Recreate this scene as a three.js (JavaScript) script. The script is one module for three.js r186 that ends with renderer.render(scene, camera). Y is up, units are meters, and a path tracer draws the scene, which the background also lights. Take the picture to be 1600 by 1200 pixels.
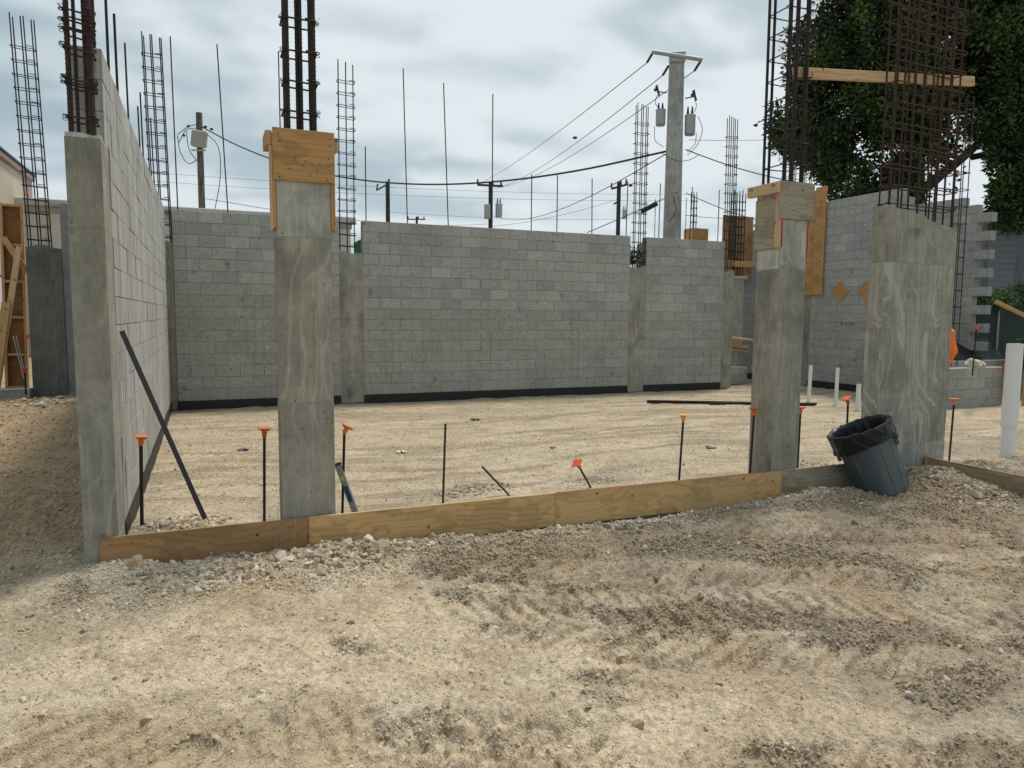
import * as THREE from 'three';
import { mergeGeometries } from 'three/addons/utils/BufferGeometryUtils.js';

// ---------------------------------------------------------------- camera, sky, sun, exposure
const scene = new THREE.Scene();
const camera = new THREE.PerspectiveCamera(56.01, 4 / 3, 0.1, 900);
camera.position.set(0.585, 1.75, 5.41);
camera.rotation.order = 'YXZ';
camera.rotation.set(-0.09397, -0.40052, 0.00789);
const renderer = new THREE.WebGLRenderer({ antialias: true });
renderer.toneMapping = THREE.LinearToneMapping;
renderer.toneMappingExposure = 1.94;
renderer.shadowMap.enabled = true;

// ---------------------------------------------------------------- random numbers and noise
function rng(seed) { let a = seed >>> 0; return () => { a = (a + 0x6D2B79F5) >>> 0; let t = Math.imul(a ^ (a >>> 15), 1 | a); t = (t + Math.imul(t ^ (t >>> 7), 61 | t)) ^ t; return ((t ^ (t >>> 14)) >>> 0) / 4294967296; }; }
function hash(x, y, s) { let h = Math.imul(x, 374761393) + Math.imul(y, 668265263) + Math.imul(s, 1274126177); h = Math.imul(h ^ (h >>> 13), 1103515245); h ^= h >>> 16; return (h >>> 0) / 4294967296; }
const mod = (a, n) => ((a % n) + n) % n;
function vn(x, y, s = 0, px = 0, py = 0) {               // value noise 0..1, tileable when periods are given
  const xi = Math.floor(x), yi = Math.floor(y); let fx = x - xi, fy = y - yi;
  fx = fx * fx * fx * (fx * (fx * 6 - 15) + 10); fy = fy * fy * fy * (fy * (fy * 6 - 15) + 10);
  let x0 = xi, x1 = xi + 1, y0 = yi, y1 = yi + 1;
  if (px) { x0 = mod(x0, px); x1 = mod(x1, px); } if (py) { y0 = mod(y0, py); y1 = mod(y1, py); }
  const a = hash(x0, y0, s), b = hash(x1, y0, s), c = hash(x0, y1, s), d = hash(x1, y1, s);
  return a + (b - a) * fx + (c - a) * fy + (a - b - c + d) * fx * fy;
}
function fbm(x, y, o = 4, s = 0) { let v = 0, a = 0.5, n = 0; for (let i = 0; i < o; i++) { v += a * vn(x, y, s + i * 17); n += a; x = x * 2.03 + 7.3; y = y * 2.03 - 3.1; a *= 0.5; } return v / n; }
function fbmT(u, v, fx, fy, o = 4, s = 0) { let r = 0, a = 0.5, n = 0; for (let i = 0; i < o; i++) { r += a * vn(u * fx, v * fy, s + i * 31, fx, fy); n += a; fx *= 2; fy *= 2; a *= 0.55; } return r / n; }
function worley(x, y, s = 0) {                            // nearest cell point: [distance, cell value]
  const xi = Math.floor(x), yi = Math.floor(y); let best = 9, val = 0;
  for (let j = -1; j <= 1; j++) for (let i = -1; i <= 1; i++) {
    const cx = xi + i, cy = yi + j, dx = cx + hash(cx, cy, s) - x, dy = cy + hash(cx, cy, s + 5) - y, d = dx * dx + dy * dy;
    if (d < best) { best = d; val = hash(cx, cy, s + 9); }
  }
  return [Math.sqrt(best), val];
}
const clamp = (x, a = 0, b = 1) => Math.min(b, Math.max(a, x));
const sstep = (a, b, x) => { const t = clamp((x - a) / (b - a)); return t * t * (3 - 2 * t); };
const lerp = (a, b, t) => a + (b - a) * t;
const mix3 = (a, b, t) => [lerp(a[0], b[0], t), lerp(a[1], b[1], t), lerp(a[2], b[2], t)];
const gauss = (x, m, s) => Math.exp(-((x - m) * (x - m)) / (2 * s * s));

// ---------------------------------------------------------------- sky: overcast, layered grey-blue cloud
{
  const W = 1024, H = 512, data = new Float32Array(W * H * 4);
  for (let j = 0; j < H; j++) for (let i = 0; i < W; i++) {
    const el = ((j + 0.5) / H - 0.5) * Math.PI, az = ((i + 0.5) / W - 0.5) * 2 * Math.PI;
    const y = Math.sin(el), x = Math.cos(el) * Math.cos(az), z = Math.cos(el) * Math.sin(az);
    const up = Math.max(y, 0), k = 1 / (up + 0.22);
    const px = x * k * 1.5, pz = z * k * 1.5;
    const wx = fbm(px * 0.8 + 3, pz * 0.8, 3, 40), wz = fbm(px * 0.8, pz * 0.8 + 9, 3, 50);
    const c1 = fbm(px * 0.75 + 1.6 * wx, pz * 1.15 + 1.6 * wz, 6, 3), c2 = fbm(px * 3.1 + wx * 2.8, pz * 5.2 + wz * 1.8, 6, 77);
    let t = sstep(0.36, 0.68, c1 * 0.58 + c2 * 0.42);
    const glow = Math.max(0, x * 0.62 + z * -0.74 + y * 0.25) ** 6;   // thinner cloud towards the far right
    const blue = [0.178, 0.236, 0.27], white = [0.39, 0.423, 0.443];
    let c = mix3(blue, white, clamp(t * 0.85 + glow * 0.42));
    const hz = Math.exp(-up * 9) * 0.45; c = mix3(c, [0.39, 0.437, 0.46], hz);
    if (y < 0) c = mix3(c, [0.2, 0.18, 0.15], sstep(0, -0.08, y));
    const o = (j * W + i) * 4; data[o] = c[0]; data[o + 1] = c[1]; data[o + 2] = c[2]; data[o + 3] = 1;
  }
  const sky = new THREE.DataTexture(data, W, H, THREE.RGBAFormat, THREE.FloatType);
  sky.mapping = THREE.EquirectangularReflectionMapping; sky.magFilter = THREE.LinearFilter; sky.minFilter = THREE.LinearFilter; sky.needsUpdate = true;
  scene.background = sky; scene.environment = sky;
}
const sun = new THREE.DirectionalLight(new THREE.Color(1.0, 0.95, 0.87), 1.5);
sun.position.set(22, 46, -12); sun.target.position.set(4, 0, -3); scene.add(sun, sun.target);
sun.castShadow = true; sun.shadow.radius = 24; sun.shadow.mapSize.set(2048, 2048);
Object.assign(sun.shadow.camera, { left: -25, right: 25, top: 25, bottom: -25, near: 1, far: 120 });

// ---------------------------------------------------------------- naming helpers
const taken = new Map();
function numbered(n) { const k = taken.get(n) || 0; taken.set(n, k + 1); return k ? `${n}_${String(k).padStart(3, '0')}` : n; }
function thing(name, label, category, pos = [0, 0, 0], group) {
  const o = new THREE.Group(); o.name = numbered(name); o.position.set(...pos); scene.add(o);
  o.userData = { label, category }; if (group) o.userData.group = group; return o;
}
function mesh(name, geo, mat, parent) { const m = new THREE.Mesh(geo, mat); m.name = name; m.castShadow = m.receiveShadow = true; parent.add(m); return m; }
function struct(name, geo, mat) { const m = mesh(name, geo, mat, scene); m.userData.kind = 'structure'; return m; }

// ---------------------------------------------------------------- geometry helpers (all non-indexed, uv in metres)
function planarUV(g, off = [0, 0]) {
  if (g.index) g = g.toNonIndexed();
  const p = g.attributes.position, n = g.attributes.normal, uv = new Float32Array(p.count * 2);
  for (let i = 0; i < p.count; i += 3) {
    const ax = Math.abs(n.getX(i) + n.getX(i + 1) + n.getX(i + 2)), ay = Math.abs(n.getY(i) + n.getY(i + 1) + n.getY(i + 2)), az = Math.abs(n.getZ(i) + n.getZ(i + 1) + n.getZ(i + 2));
    for (let k = i; k < i + 3; k++) {
      const x = p.getX(k), y = p.getY(k), z = p.getZ(k);
      if (az >= ax && az >= ay) { uv[2 * k] = x + off[0]; uv[2 * k + 1] = y + off[1]; }
      else if (ax >= ay) { uv[2 * k] = z + off[0] + 0.37; uv[2 * k + 1] = y + off[1]; }
      else { uv[2 * k] = x + off[0]; uv[2 * k + 1] = z + off[1] + 0.61; }
    }
  }
  g.setAttribute('uv', new THREE.BufferAttribute(uv, 2)); return g;
}
function cbox(w, h, d, c = 0.004) {                       // box with chamfered edges, centred
  const X = w / 2, Y = h / 2, Z = d / 2, P = [], T = (a, b, e) => P.push(...a, ...b, ...e), Q = (a, b, e, f) => { T(a, b, e); T(a, e, f); };
  const v = (ax, s, i, j) => { const q = [0, 0, 0], D = [X, Y, Z]; for (let k = 0; k < 3; k++) { const sg = k === ax ? s : k === (ax + 1) % 3 ? i : j; q[k] = sg * (k === ax ? D[k] : D[k] - c); } return q; };
  for (let a = 0; a < 3; a++) for (const s of [1, -1]) { const f = [v(a, s, -1, -1), v(a, s, 1, -1), v(a, s, 1, 1), v(a, s, -1, 1)]; s > 0 ? Q(f[0], f[1], f[2], f[3]) : Q(f[3], f[2], f[1], f[0]); }
  const cor = (a, sx, sy, sz) => { const S = [sx, sy, sz]; return v(a, S[a], S[(a + 1) % 3], S[(a + 2) % 3]); };
  const N = (q, n) => { const [a, b, e] = q.map((k) => new THREE.Vector3(...k)); const cr = b.clone().sub(a).cross(e.clone().sub(a)); return cr.dot(new THREE.Vector3(...n)) > 0; };
  for (let a = 0; a < 3; a++) { const b = (a + 1) % 3, e = (a + 2) % 3; for (const s of [1, -1]) for (const t of [1, -1]) { // edge between faces a (sign s) and b (sign t)
      const A = [0, 0, 0]; A[a] = s; A[b] = t; const lo = [...A], hi = [...A]; lo[e] = -1; hi[e] = 1;
      const q = [cor(a, ...lo), cor(b, ...lo), cor(b, ...hi), cor(a, ...hi)], n = [0, 0, 0]; n[a] = s; n[b] = t;
      N(q.slice(0, 3), n) ? Q(...q) : Q(q[3], q[2], q[1], q[0]); } }
  for (const s of [1, -1]) for (const t of [1, -1]) for (const r of [1, -1]) { const q = [cor(0, s, t, r), cor(1, s, t, r), cor(2, s, t, r)]; N(q, [s, t, r]) ? T(...q) : T(q[0], q[2], q[1]); }
  const g = new THREE.BufferGeometry(); g.setAttribute('position', new THREE.Float32BufferAttribute(P, 3)); g.computeVertexNormals(); return g;
}
// box between two corners, chamfered, uv in metres
function bx(x0, x1, y0, y1, z0, z1, c = 0.003, off = [0, 0]) { const g = cbox(Math.abs(x1 - x0), Math.abs(y1 - y0), Math.abs(z1 - z0), c); g.translate((x0 + x1) / 2, (y0 + y1) / 2, (z0 + z1) / 2); return planarUV(g, off); }
function tint(g, c) { const n = g.attributes.position.count, a = new Float32Array(n * 3); for (let i = 0; i < n; i++) a.set(c, i * 3); g.setAttribute('color', new THREE.BufferAttribute(a, 3)); return g; }
const V3 = (a) => new THREE.Vector3(...a);
function beam(a, b, w, d, roll = 0, c = 0.003, off = [0, 0]) { // timber from point a to point b, section w x d
  const A = V3(a), B = V3(b), L = A.distanceTo(B), g = planarUV(cbox(w, L, d, c), off);
  if (roll) g.rotateY(roll);
  g.applyQuaternion(new THREE.Quaternion().setFromUnitVectors(new THREE.Vector3(0, 1, 0), B.clone().sub(A).normalize())); g.translate(...A.add(B).multiplyScalar(0.5).toArray()); return g;
}
function rod(a, b, r, seg = 7, ribs = 0) {                // steel bar; ribs = number of deformations along it
  const A = V3(a), B = V3(b), L = A.distanceTo(B), hs = ribs ? ribs * 2 : 1, g = new THREE.CylinderGeometry(r, r, L, seg, hs, false);
  if (ribs) { const p = g.attributes.position; for (let i = 0; i < (seg + 1) * (hs + 1); i++) if (Math.floor(i / (seg + 1)) % 2) { p.setX(i, p.getX(i) * 1.14); p.setZ(i, p.getZ(i) * 1.14); } g.computeVertexNormals(); }
  g.applyQuaternion(new THREE.Quaternion().setFromUnitVectors(new THREE.Vector3(0, 1, 0), B.clone().sub(A).normalize())); g.translate(...A.add(B).multiplyScalar(0.5).toArray()); return g.toNonIndexed();
}
function tube(pts, r, n = 24, seg = 6) { return new THREE.TubeGeometry(new THREE.CatmullRomCurve3(pts.map(V3)), n, r, seg, false); }
function ring(pts, r, seg = 5) {                          // closed loop of straight bars through pts
  const gs = []; for (let i = 0; i < pts.length; i++) gs.push(rod(pts[i], pts[(i + 1) % pts.length], r, seg)); return mergeGeometries(gs);
}

// ---------------------------------------------------------------- textures
const s8 = (l) => { l = clamp(l); return Math.round(255 * (l <= 0.0031308 ? l * 12.92 : 1.055 * Math.pow(l, 1 / 2.4) - 0.055)); };
function tex(w, h, fn, sizeU, sizeV, srgb = true) {       // sizeU, sizeV: metres that one tile covers
  const d = new Uint8Array(w * h * 4);
  for (let j = 0; j < h; j++) for (let i = 0; i < w; i++) {
    const c = fn((i + 0.5) / w, (j + 0.5) / h, i, j), o = (j * w + i) * 4;
    if (srgb) { d[o] = s8(c[0]); d[o + 1] = s8(c[1]); d[o + 2] = s8(c[2]); } else { d[o] = d[o + 1] = d[o + 2] = clamp(c) * 255; }
    d[o + 3] = 255;
  }
  const t = new THREE.DataTexture(d, w, h); t.wrapS = t.wrapT = THREE.RepeatWrapping; t.magFilter = THREE.LinearFilter; t.minFilter = THREE.LinearMipmapLinearFilter; t.generateMipmaps = true;
  t.repeat.set(1 / sizeU, 1 / sizeV); if (srgb) t.colorSpace = THREE.SRGBColorSpace; t.needsUpdate = true; return t;
}
const T = {};
const g3 = (v) => [v, v, v];
T.block = tex(1024, 1024, (u, v) => {                     // split-grain concrete masonry with smears and stains, mean about 0.78
  let k = 0.78 + (vn(u * 512, v * 512, 1, 512, 512) - 0.5) * 0.2 + (fbmT(u, v, 90, 90, 3, 5) - 0.5) * 0.26 + (fbmT(u, v, 5, 4, 4, 11) - 0.5) * 0.24;
  const drip = fbmT(u, v, 60, 3, 3, 21); k *= 1 - 0.16 * sstep(0.6, 0.78, drip) * sstep(0.45, 0.7, fbmT(u, v, 4, 3, 3, 31));
  k += 0.22 * sstep(0.8, 0.9, fbmT(u, v, 46, 46, 2, 41)) * sstep(0.5, 0.7, fbmT(u, v, 3, 3, 2, 45));
  k *= 1 - 0.4 * sstep(0.79, 0.86, fbmT(u, v, 38, 26, 3, 61));
  return [k, k * 0.995, k * 0.975];
}, 4, 4);
T.blockBump = tex(512, 512, (u, v) => 0.5 + (vn(u * 256, v * 256, 1, 256, 256) - 0.5) * 0.7 + (fbmT(u, v, 40, 40, 3, 5) - 0.5) * 0.7, 1.2, 1.2, false);
T.streak = tex(1024, 1024, (u, v) => {                    // brushed wall: pale upright streaks of slurry
  const s = fbmT(u, v, 34, 3, 4, 91), f = fbmT(u, v, 150, 6, 2, 95);
  let k = 0.74 + (s - 0.5) * 0.55 + (f - 0.5) * 0.3 + (fbmT(u, v, 5, 5, 4, 97) - 0.5) * 0.16 + (vn(u * 512, v * 512, 99, 512, 512) - 0.5) * 0.1;
  k *= 1 - 0.35 * sstep(0.68, 0.8, fbmT(u, v, 70, 9, 3, 103));
  return [k, k * 0.993, k * 0.972];
}, 3.2, 3.2);
function formed(vein, s) {                                // board-marked concrete
  return tex(1024, 1024, (u, v) => {
    const w = fbmT(u, v, 3, 2, 3, s) * 3.2 + fbmT(u, v, 9, 3, 2, s + 3) * 0.9, l = Math.abs(Math.sin((u * 15 + w) * Math.PI)), m = sstep(0.42, 0.7, fbmT(u, v, 3, 2, 3, s + 9));
    let k = 0.72 + (fbmT(u, v, 3, 2, 4, s + 5) - 0.5) * 0.42 + (fbmT(u, v, 26, 5, 4, s + 7) - 0.5) * 0.2 + (fbmT(u, v, 9, 14, 5, s + 6) - 0.5) * 0.34 + (fbmT(u, v, 90, 60, 3, s + 8) - 0.5) * 0.24 + (vn(u * 400, v * 400, s, 400, 400) - 0.5) * 0.12;
    const cn = 2.3 * Math.abs(Math.sin(Math.PI * (2 * u + 1.0 * fbmT(u, v, 2, 3, 2, s + 41)))) + 2 * v + fbmT(u, v, 10, 4, 3, s + 43) * 1.5, cl = Math.abs(cn % 1 - 0.5) * 2; k += vein * (sstep(0.74, 0.93, cl) + 0.2 * cl * cl) * (0.3 + 0.7 * sstep(0.4, 0.58, fbmT(u, v, 5, 3, 3, s + 9))) * sstep(0.33, 0.52, fbmT(u, v, 9, 3, 3, s + 15));
    k -= 0.16 * Math.pow(l, 14) * (0.4 + m) * 0.6;
    const dr = sstep(0.6, 0.8, fbmT(u, v, 40, 2, 3, s + 19)); k += dr * 0.12;
    { const [wd, wv] = worley(u * 24, v * 48, s + 23); if (wv > 0.975 && wd < 0.14) k *= 0.55; } k += (fbmT(u, v, 4, 60, 3, s + 51) - 0.5) * 0.12; k *= 1 - 0.17 * sstep(0.5, 0.72, fbmT(u, v, 5, 7, 4, s + 29)); k *= 1 + 0.25 * sstep(0.58, 0.72, fbmT(u, v, 4, 5, 4, s + 61));
    const g = fbmT(u, v, 2, 2, 3, s + 27); return [k * lerp(1, 0.985, g), k * lerp(0.99, 0.985, g), k * lerp(0.96, 0.88, g)];
  }, 1.5, 3);
}
T.formed = formed(0.17, 200); T.veined = formed(0.62, 300);
T.ply = tex(1024, 512, (u, v) => {                        // rotary-cut softwood plywood
  const w = fbmT(u, v, 2, 3, 3, 401) * 1.5 + fbmT(u, v, 5, 9, 2, 405) * 0.35, r = (v * 13 + w * 4.2) % 1, a = Math.abs(r - 0.5) * 2;
  let t = Math.pow(a, 2.2) * 0.75 + (fbmT(u, v, 6, 160, 2, 411) - 0.5) * 0.5 + (fbmT(u, v, 2, 2, 3, 417) - 0.5) * 1.1;
  let c = mix3([0.86, 0.80, 0.70], [0.66, 0.54, 0.39], clamp(t + 0.1));
  const [d, dv] = worley(u * 7, v * 4, 431); if (dv > 0.8 && d < 0.09) c = mix3([0.22, 0.13, 0.07], c, sstep(0.02, 0.09, d));
  const grey = sstep(0.55, 0.75, fbmT(u, v, 4, 3, 3, 441)), wet = sstep(0.56, 0.6, fbmT(u, v, 5, 4, 4, 447)), sp = sstep(0.76, 0.82, fbmT(u, v, 40, 24, 3, 453)) * sstep(0.45, 0.6, fbmT(u, v, 3, 2, 2, 457)); c = mix3(c, [0.6, 0.57, 0.5], grey * 0.35); c = c.map((q) => q * (1 - 0.2 * wet)); return mix3(c, [0.8, 0.79, 0.74], sp * 0.5);
}, 1.6, 0.8);
T.pine = tex(256, 1024, (u, v) => {                       // sawn pine along v
  const w = fbmT(u, v, 2, 2, 3, 501) * 2, r = (u * 7 + w * 2.4) % 1, a = Math.abs(r - 0.5) * 2;
  let c = mix3([0.9, 0.84, 0.74], [0.66, 0.52, 0.36], clamp(Math.pow(a, 2) * 0.7 + (fbmT(u, v, 70, 5, 2, 507) - 0.5) * 0.5));
  const [d, dv] = worley(u * 1.6, v * 6, 511); if (dv > 0.5 && d < 0.1) c = mix3([0.25, 0.14, 0.07], c, sstep(0.03, 0.1, d)); return c;
}, 0.3, 1.2);
T.soil = tex(1024, 1024, (u, v) => {
  let k = 0.74 + (vn(u * 512, v * 512, 601, 512, 512) - 0.5) * 0.3 + (fbmT(u, v, 60, 60, 4, 605) - 0.5) * 0.62 + (fbmT(u, v, 9, 9, 4, 611) - 0.5) * 0.34;
  const p = fbmT(u, v, 130, 130, 1, 617); k += 0.3 * sstep(0.9, 0.97, p); k *= 1 - 0.3 * sstep(0.12, 0.03, p);
  return [k, k * 0.985, k * 0.96];
}, 1.27, 1.27);
T.soilBump = tex(1024, 1024, (u, v) => 0.5 + (fbmT(u, v, 44, 44, 5, 605) - 0.5) * 0.9 + (vn(u * 300, v * 300, 601, 300, 300) - 0.5) * 0.35, 1.27, 1.27, false);
T.rust = tex(256, 256, (u, v) => { const r = sstep(0.4, 0.65, fbmT(u, v, 12, 6, 4, 701)); return mix3([0.06, 0.055, 0.055], [0.13, 0.07, 0.045], r); }, 0.4, 0.4);
T.bark = tex(256, 512, (u, v) => g3(0.5 + (fbmT(u, v, 14, 5, 4, 801) - 0.5) * 0.9), 0.8, 1.6);
T.plain = tex(512, 512, (u, v) => g3(0.86 + (fbmT(u, v, 4, 4, 4, 901) - 0.5) * 0.2 - 0.25 * sstep(0.62, 0.8, fbmT(u, v, 24, 2, 3, 907))), 6, 6);

const M = {};
const std = (o) => new THREE.MeshStandardMaterial({ roughness: 0.9, metalness: 0, ...o });
const lin = (r, g, b) => new THREE.Color().setRGB(r, g, b);
M.block = std({ map: T.block, bumpMap: T.blockBump, bumpScale: 0.004, vertexColors: true, roughness: 0.96 });
M.streakBlock = std({ map: T.streak, bumpMap: T.blockBump, bumpScale: 0.0025, vertexColors: true, roughness: 0.95 });
M.mortar = std({ map: T.block, color: lin(0.37, 0.37, 0.355), bumpMap: T.blockBump, bumpScale: 0.003 });
M.mortarDark = std({ map: T.block, color: lin(0.24, 0.24, 0.23) });
M.formed = std({ map: T.formed, color: lin(0.385, 0.367, 0.312), bumpMap: T.blockBump, bumpScale: 0.0008 });
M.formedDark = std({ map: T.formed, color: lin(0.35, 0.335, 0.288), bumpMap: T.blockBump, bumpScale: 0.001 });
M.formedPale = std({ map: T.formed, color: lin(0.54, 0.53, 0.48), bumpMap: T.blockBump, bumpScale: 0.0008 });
M.veined = std({ map: T.veined, color: lin(0.445, 0.43, 0.38), bumpMap: T.blockBump, bumpScale: 0.0008 });
M.veinedLess = std({ map: T.formed, color: lin(0.31, 0.295, 0.24), bumpMap: T.blockBump, bumpScale: 0.0008 });
M.membrane = std({ color: lin(0.012, 0.012, 0.013), roughness: 0.6 });
M.ply = std({ map: T.ply, color: lin(0.74, 0.52, 0.265), roughness: 0.75 });
M.plyWarm = std({ map: T.ply, color: lin(0.58, 0.355, 0.155), roughness: 0.75 });
M.plyBrown = std({ map: T.ply, color: lin(0.46, 0.29, 0.15), roughness: 0.8 });
M.plyGrey = std({ map: T.ply, color: lin(0.42, 0.40, 0.34), roughness: 0.85 });
M.plyWeather = std({ map: T.ply, color: lin(0.40, 0.335, 0.24), roughness: 0.85 });
M.pine = std({ map: T.pine, color: lin(0.56, 0.38, 0.21), roughness: 0.8 });
M.pinePale = std({ map: T.pine, color: lin(0.66, 0.49, 0.33), roughness: 0.8 });
M.pineDark = std({ map: T.pine, color: lin(0.42, 0.26, 0.13), roughness: 0.85 });
M.steel = std({ map: T.rust, color: lin(0.32, 0.31, 0.31), roughness: 0.75, metalness: 0.15 });
M.rusty = std({ map: T.rust, color: lin(0.52, 0.43, 0.38), roughness: 0.9 });
M.redRust = std({ color: lin(0.07, 0.03, 0.018), roughness: 0.95 });
M.wire = std({ color: lin(0.03, 0.03, 0.032), roughness: 0.6 });
M.orange = std({ color: lin(0.78, 0.13, 0.03), roughness: 0.5 });
M.orangePale = std({ color: lin(0.86, 0.36, 0.07), roughness: 0.55 });
M.pvc = new THREE.MeshPhysicalMaterial({ color: lin(0.78, 0.78, 0.76), roughness: 0.35, clearcoat: 0.2 });
M.whitePlaster = std({ map: T.plain, color: lin(0.62, 0.6, 0.56) });
M.beigePlaster = std({ map: T.plain, color: lin(0.55, 0.5, 0.38) });
M.bluePaint = std({ map: T.plain, color: lin(0.36, 0.42, 0.52) });
M.darkTrim = std({ color: lin(0.025, 0.04, 0.055), roughness: 0.5 });
M.pinkTrim = std({ color: lin(0.34, 0.25, 0.22) });
M.poleWood = std({ map: T.bark, color: lin(0.22, 0.19, 0.15) });
M.poleDark = std({ map: T.bark, color: lin(0.06, 0.06, 0.06) });
M.poleConcrete = std({ map: T.formed, color: lin(0.50, 0.50, 0.49) });
M.greySteel = std({ color: lin(0.34, 0.36, 0.36), roughness: 0.5, metalness: 0.2 });
M.insulator = std({ color: lin(0.035, 0.03, 0.035), roughness: 0.3 });
M.darkWood = std({ map: T.pine, color: lin(0.06, 0.055, 0.05) });
M.redPaint = std({ color: lin(0.42, 0.03, 0.04) });
M.lime = std({ color: lin(0.5, 0.49, 0.46) });

// ---------------------------------------------------------------- ground
const TRACKS = [ // x, z, direction, width, length, lug pitch, lug slant, depth
  [0.1, 2.1, 0.32, 0.46, 1.6, 0.15, 0.5, 0.02], [0.75, 1.75, 0.15, 0.42, 1.3, 0.16, 0.6, 0.016], [1.75, 2.8, 0.5, 0.46, 2.0, 0.17, 0.7, 0.026],
  [3.1, 2.45, 0.5, 0.5, 3.6, 0.16, 0.7, 0.024], [3.5, 1.35, 0.44, 0.46, 4.2, 0.16, 0.7, 0.022], [2.4, 3.25, 0.5, 0.46, 2.6, 0.16, 0.7, 0.022], [4.5, 0.85, 0.4, 0.42, 3.0, 0.15, 0.7, 0.018], [3.6, 1.9, 0.62, 0.42, 4.0, 0.14, -0.5, 0.018], [2.2, 1.0, 0.38, 0.4, 3.4, 0.14, 0.8, 0.014], [1.2, 2.5, 0.4, 0.4, 2.6, 0.15, -0.6, 0.014], [4.2, 1.6, 0.3, 0.4, 3.2, 0.13, 0.9, 0.016], [5.6, 1.2, 0.5, 0.45, 3.0, 0.15, 0.6, 0.016], [2.9, 1.85, 0.47, 0.4, 3.0, 0.15, -0.6, 0.018],
  [-1.1, -1.5, 1.45, 0.55, 9, 0.2, 0.4, 0.02], [-1.9, -2, 1.5, 0.5, 9, 0.2, 0.4, 0.018], [2.6, -1.9, 0.12, 0.4, 6, 0.14, 0.5, 0.008], [3.4, -3.1, 0.2, 0.4, 7, 0.14, 0.5, 0.008],
].map(([x, z, a, ...r]) => [x, z, Math.cos(a), Math.sin(a), ...r]);
function churn(x, z) {                                    // 0 smooth sand .. 1 broken, cloddy soil
  let m = 0.34 + 0.45 * sstep(1.0, 2.6, x + (fbm(x * 0.9, z * 0.9, 3, 900) - 0.5) * 2.4 - 0.25 * z);
  if (z < 0) m = 0.1;
  m += 0.55 * gauss(z, 0.28, 0.28) * sstep(-0.4, 0.2, x) * (z > 0 ? 1 : 0);
  m += 0.6 * sstep(6.3, 7.1, x) * sstep(0.05, 0.2, z) * (1 - sstep(1.4, 2.2, z));
  if (x < -0.25) m = 0.42 + 0.3 * sstep(-2, -6, z);
  return clamp(m * (0.55 + 0.9 * fbm(x * 2.2, z * 2.2, 3, 910)));
}
function loose(x, z) {                                    // 1 where loose darker soil was pushed up beside the wheel marks
  if (z < 0 || z > 4.3 || x < -2) return 0;
  const a = x * 0.9 + z * 0.43, b = z * 0.9 - x * 0.43, n = fbm(x * 0.9, z * 0.9, 3, 900) - 0.5;
  const reg = 0.1 + 0.85 * sstep(0.9, 2.7, x - 0.22 * z + n * 2.2) - 0.5 * gauss(b, 0.15, 0.22) * sstep(0.5, 1.5, a) + 0.7 * gauss(z, 0.25, 0.2) * sstep(-0.2, 0.3, x) + 0.6 * sstep(6.2, 7, x);
  const d = fbm(a * 1.25 + 0.4 * n, b * 4.4, 4, 1201) * 0.6 + fbm(x * 4.1, z * 4.1, 4, 1207) * 0.4, thr = 0.66 - 0.19 * reg;
  return sstep(thr - 0.02, thr + 0.11, d);
}
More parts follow.
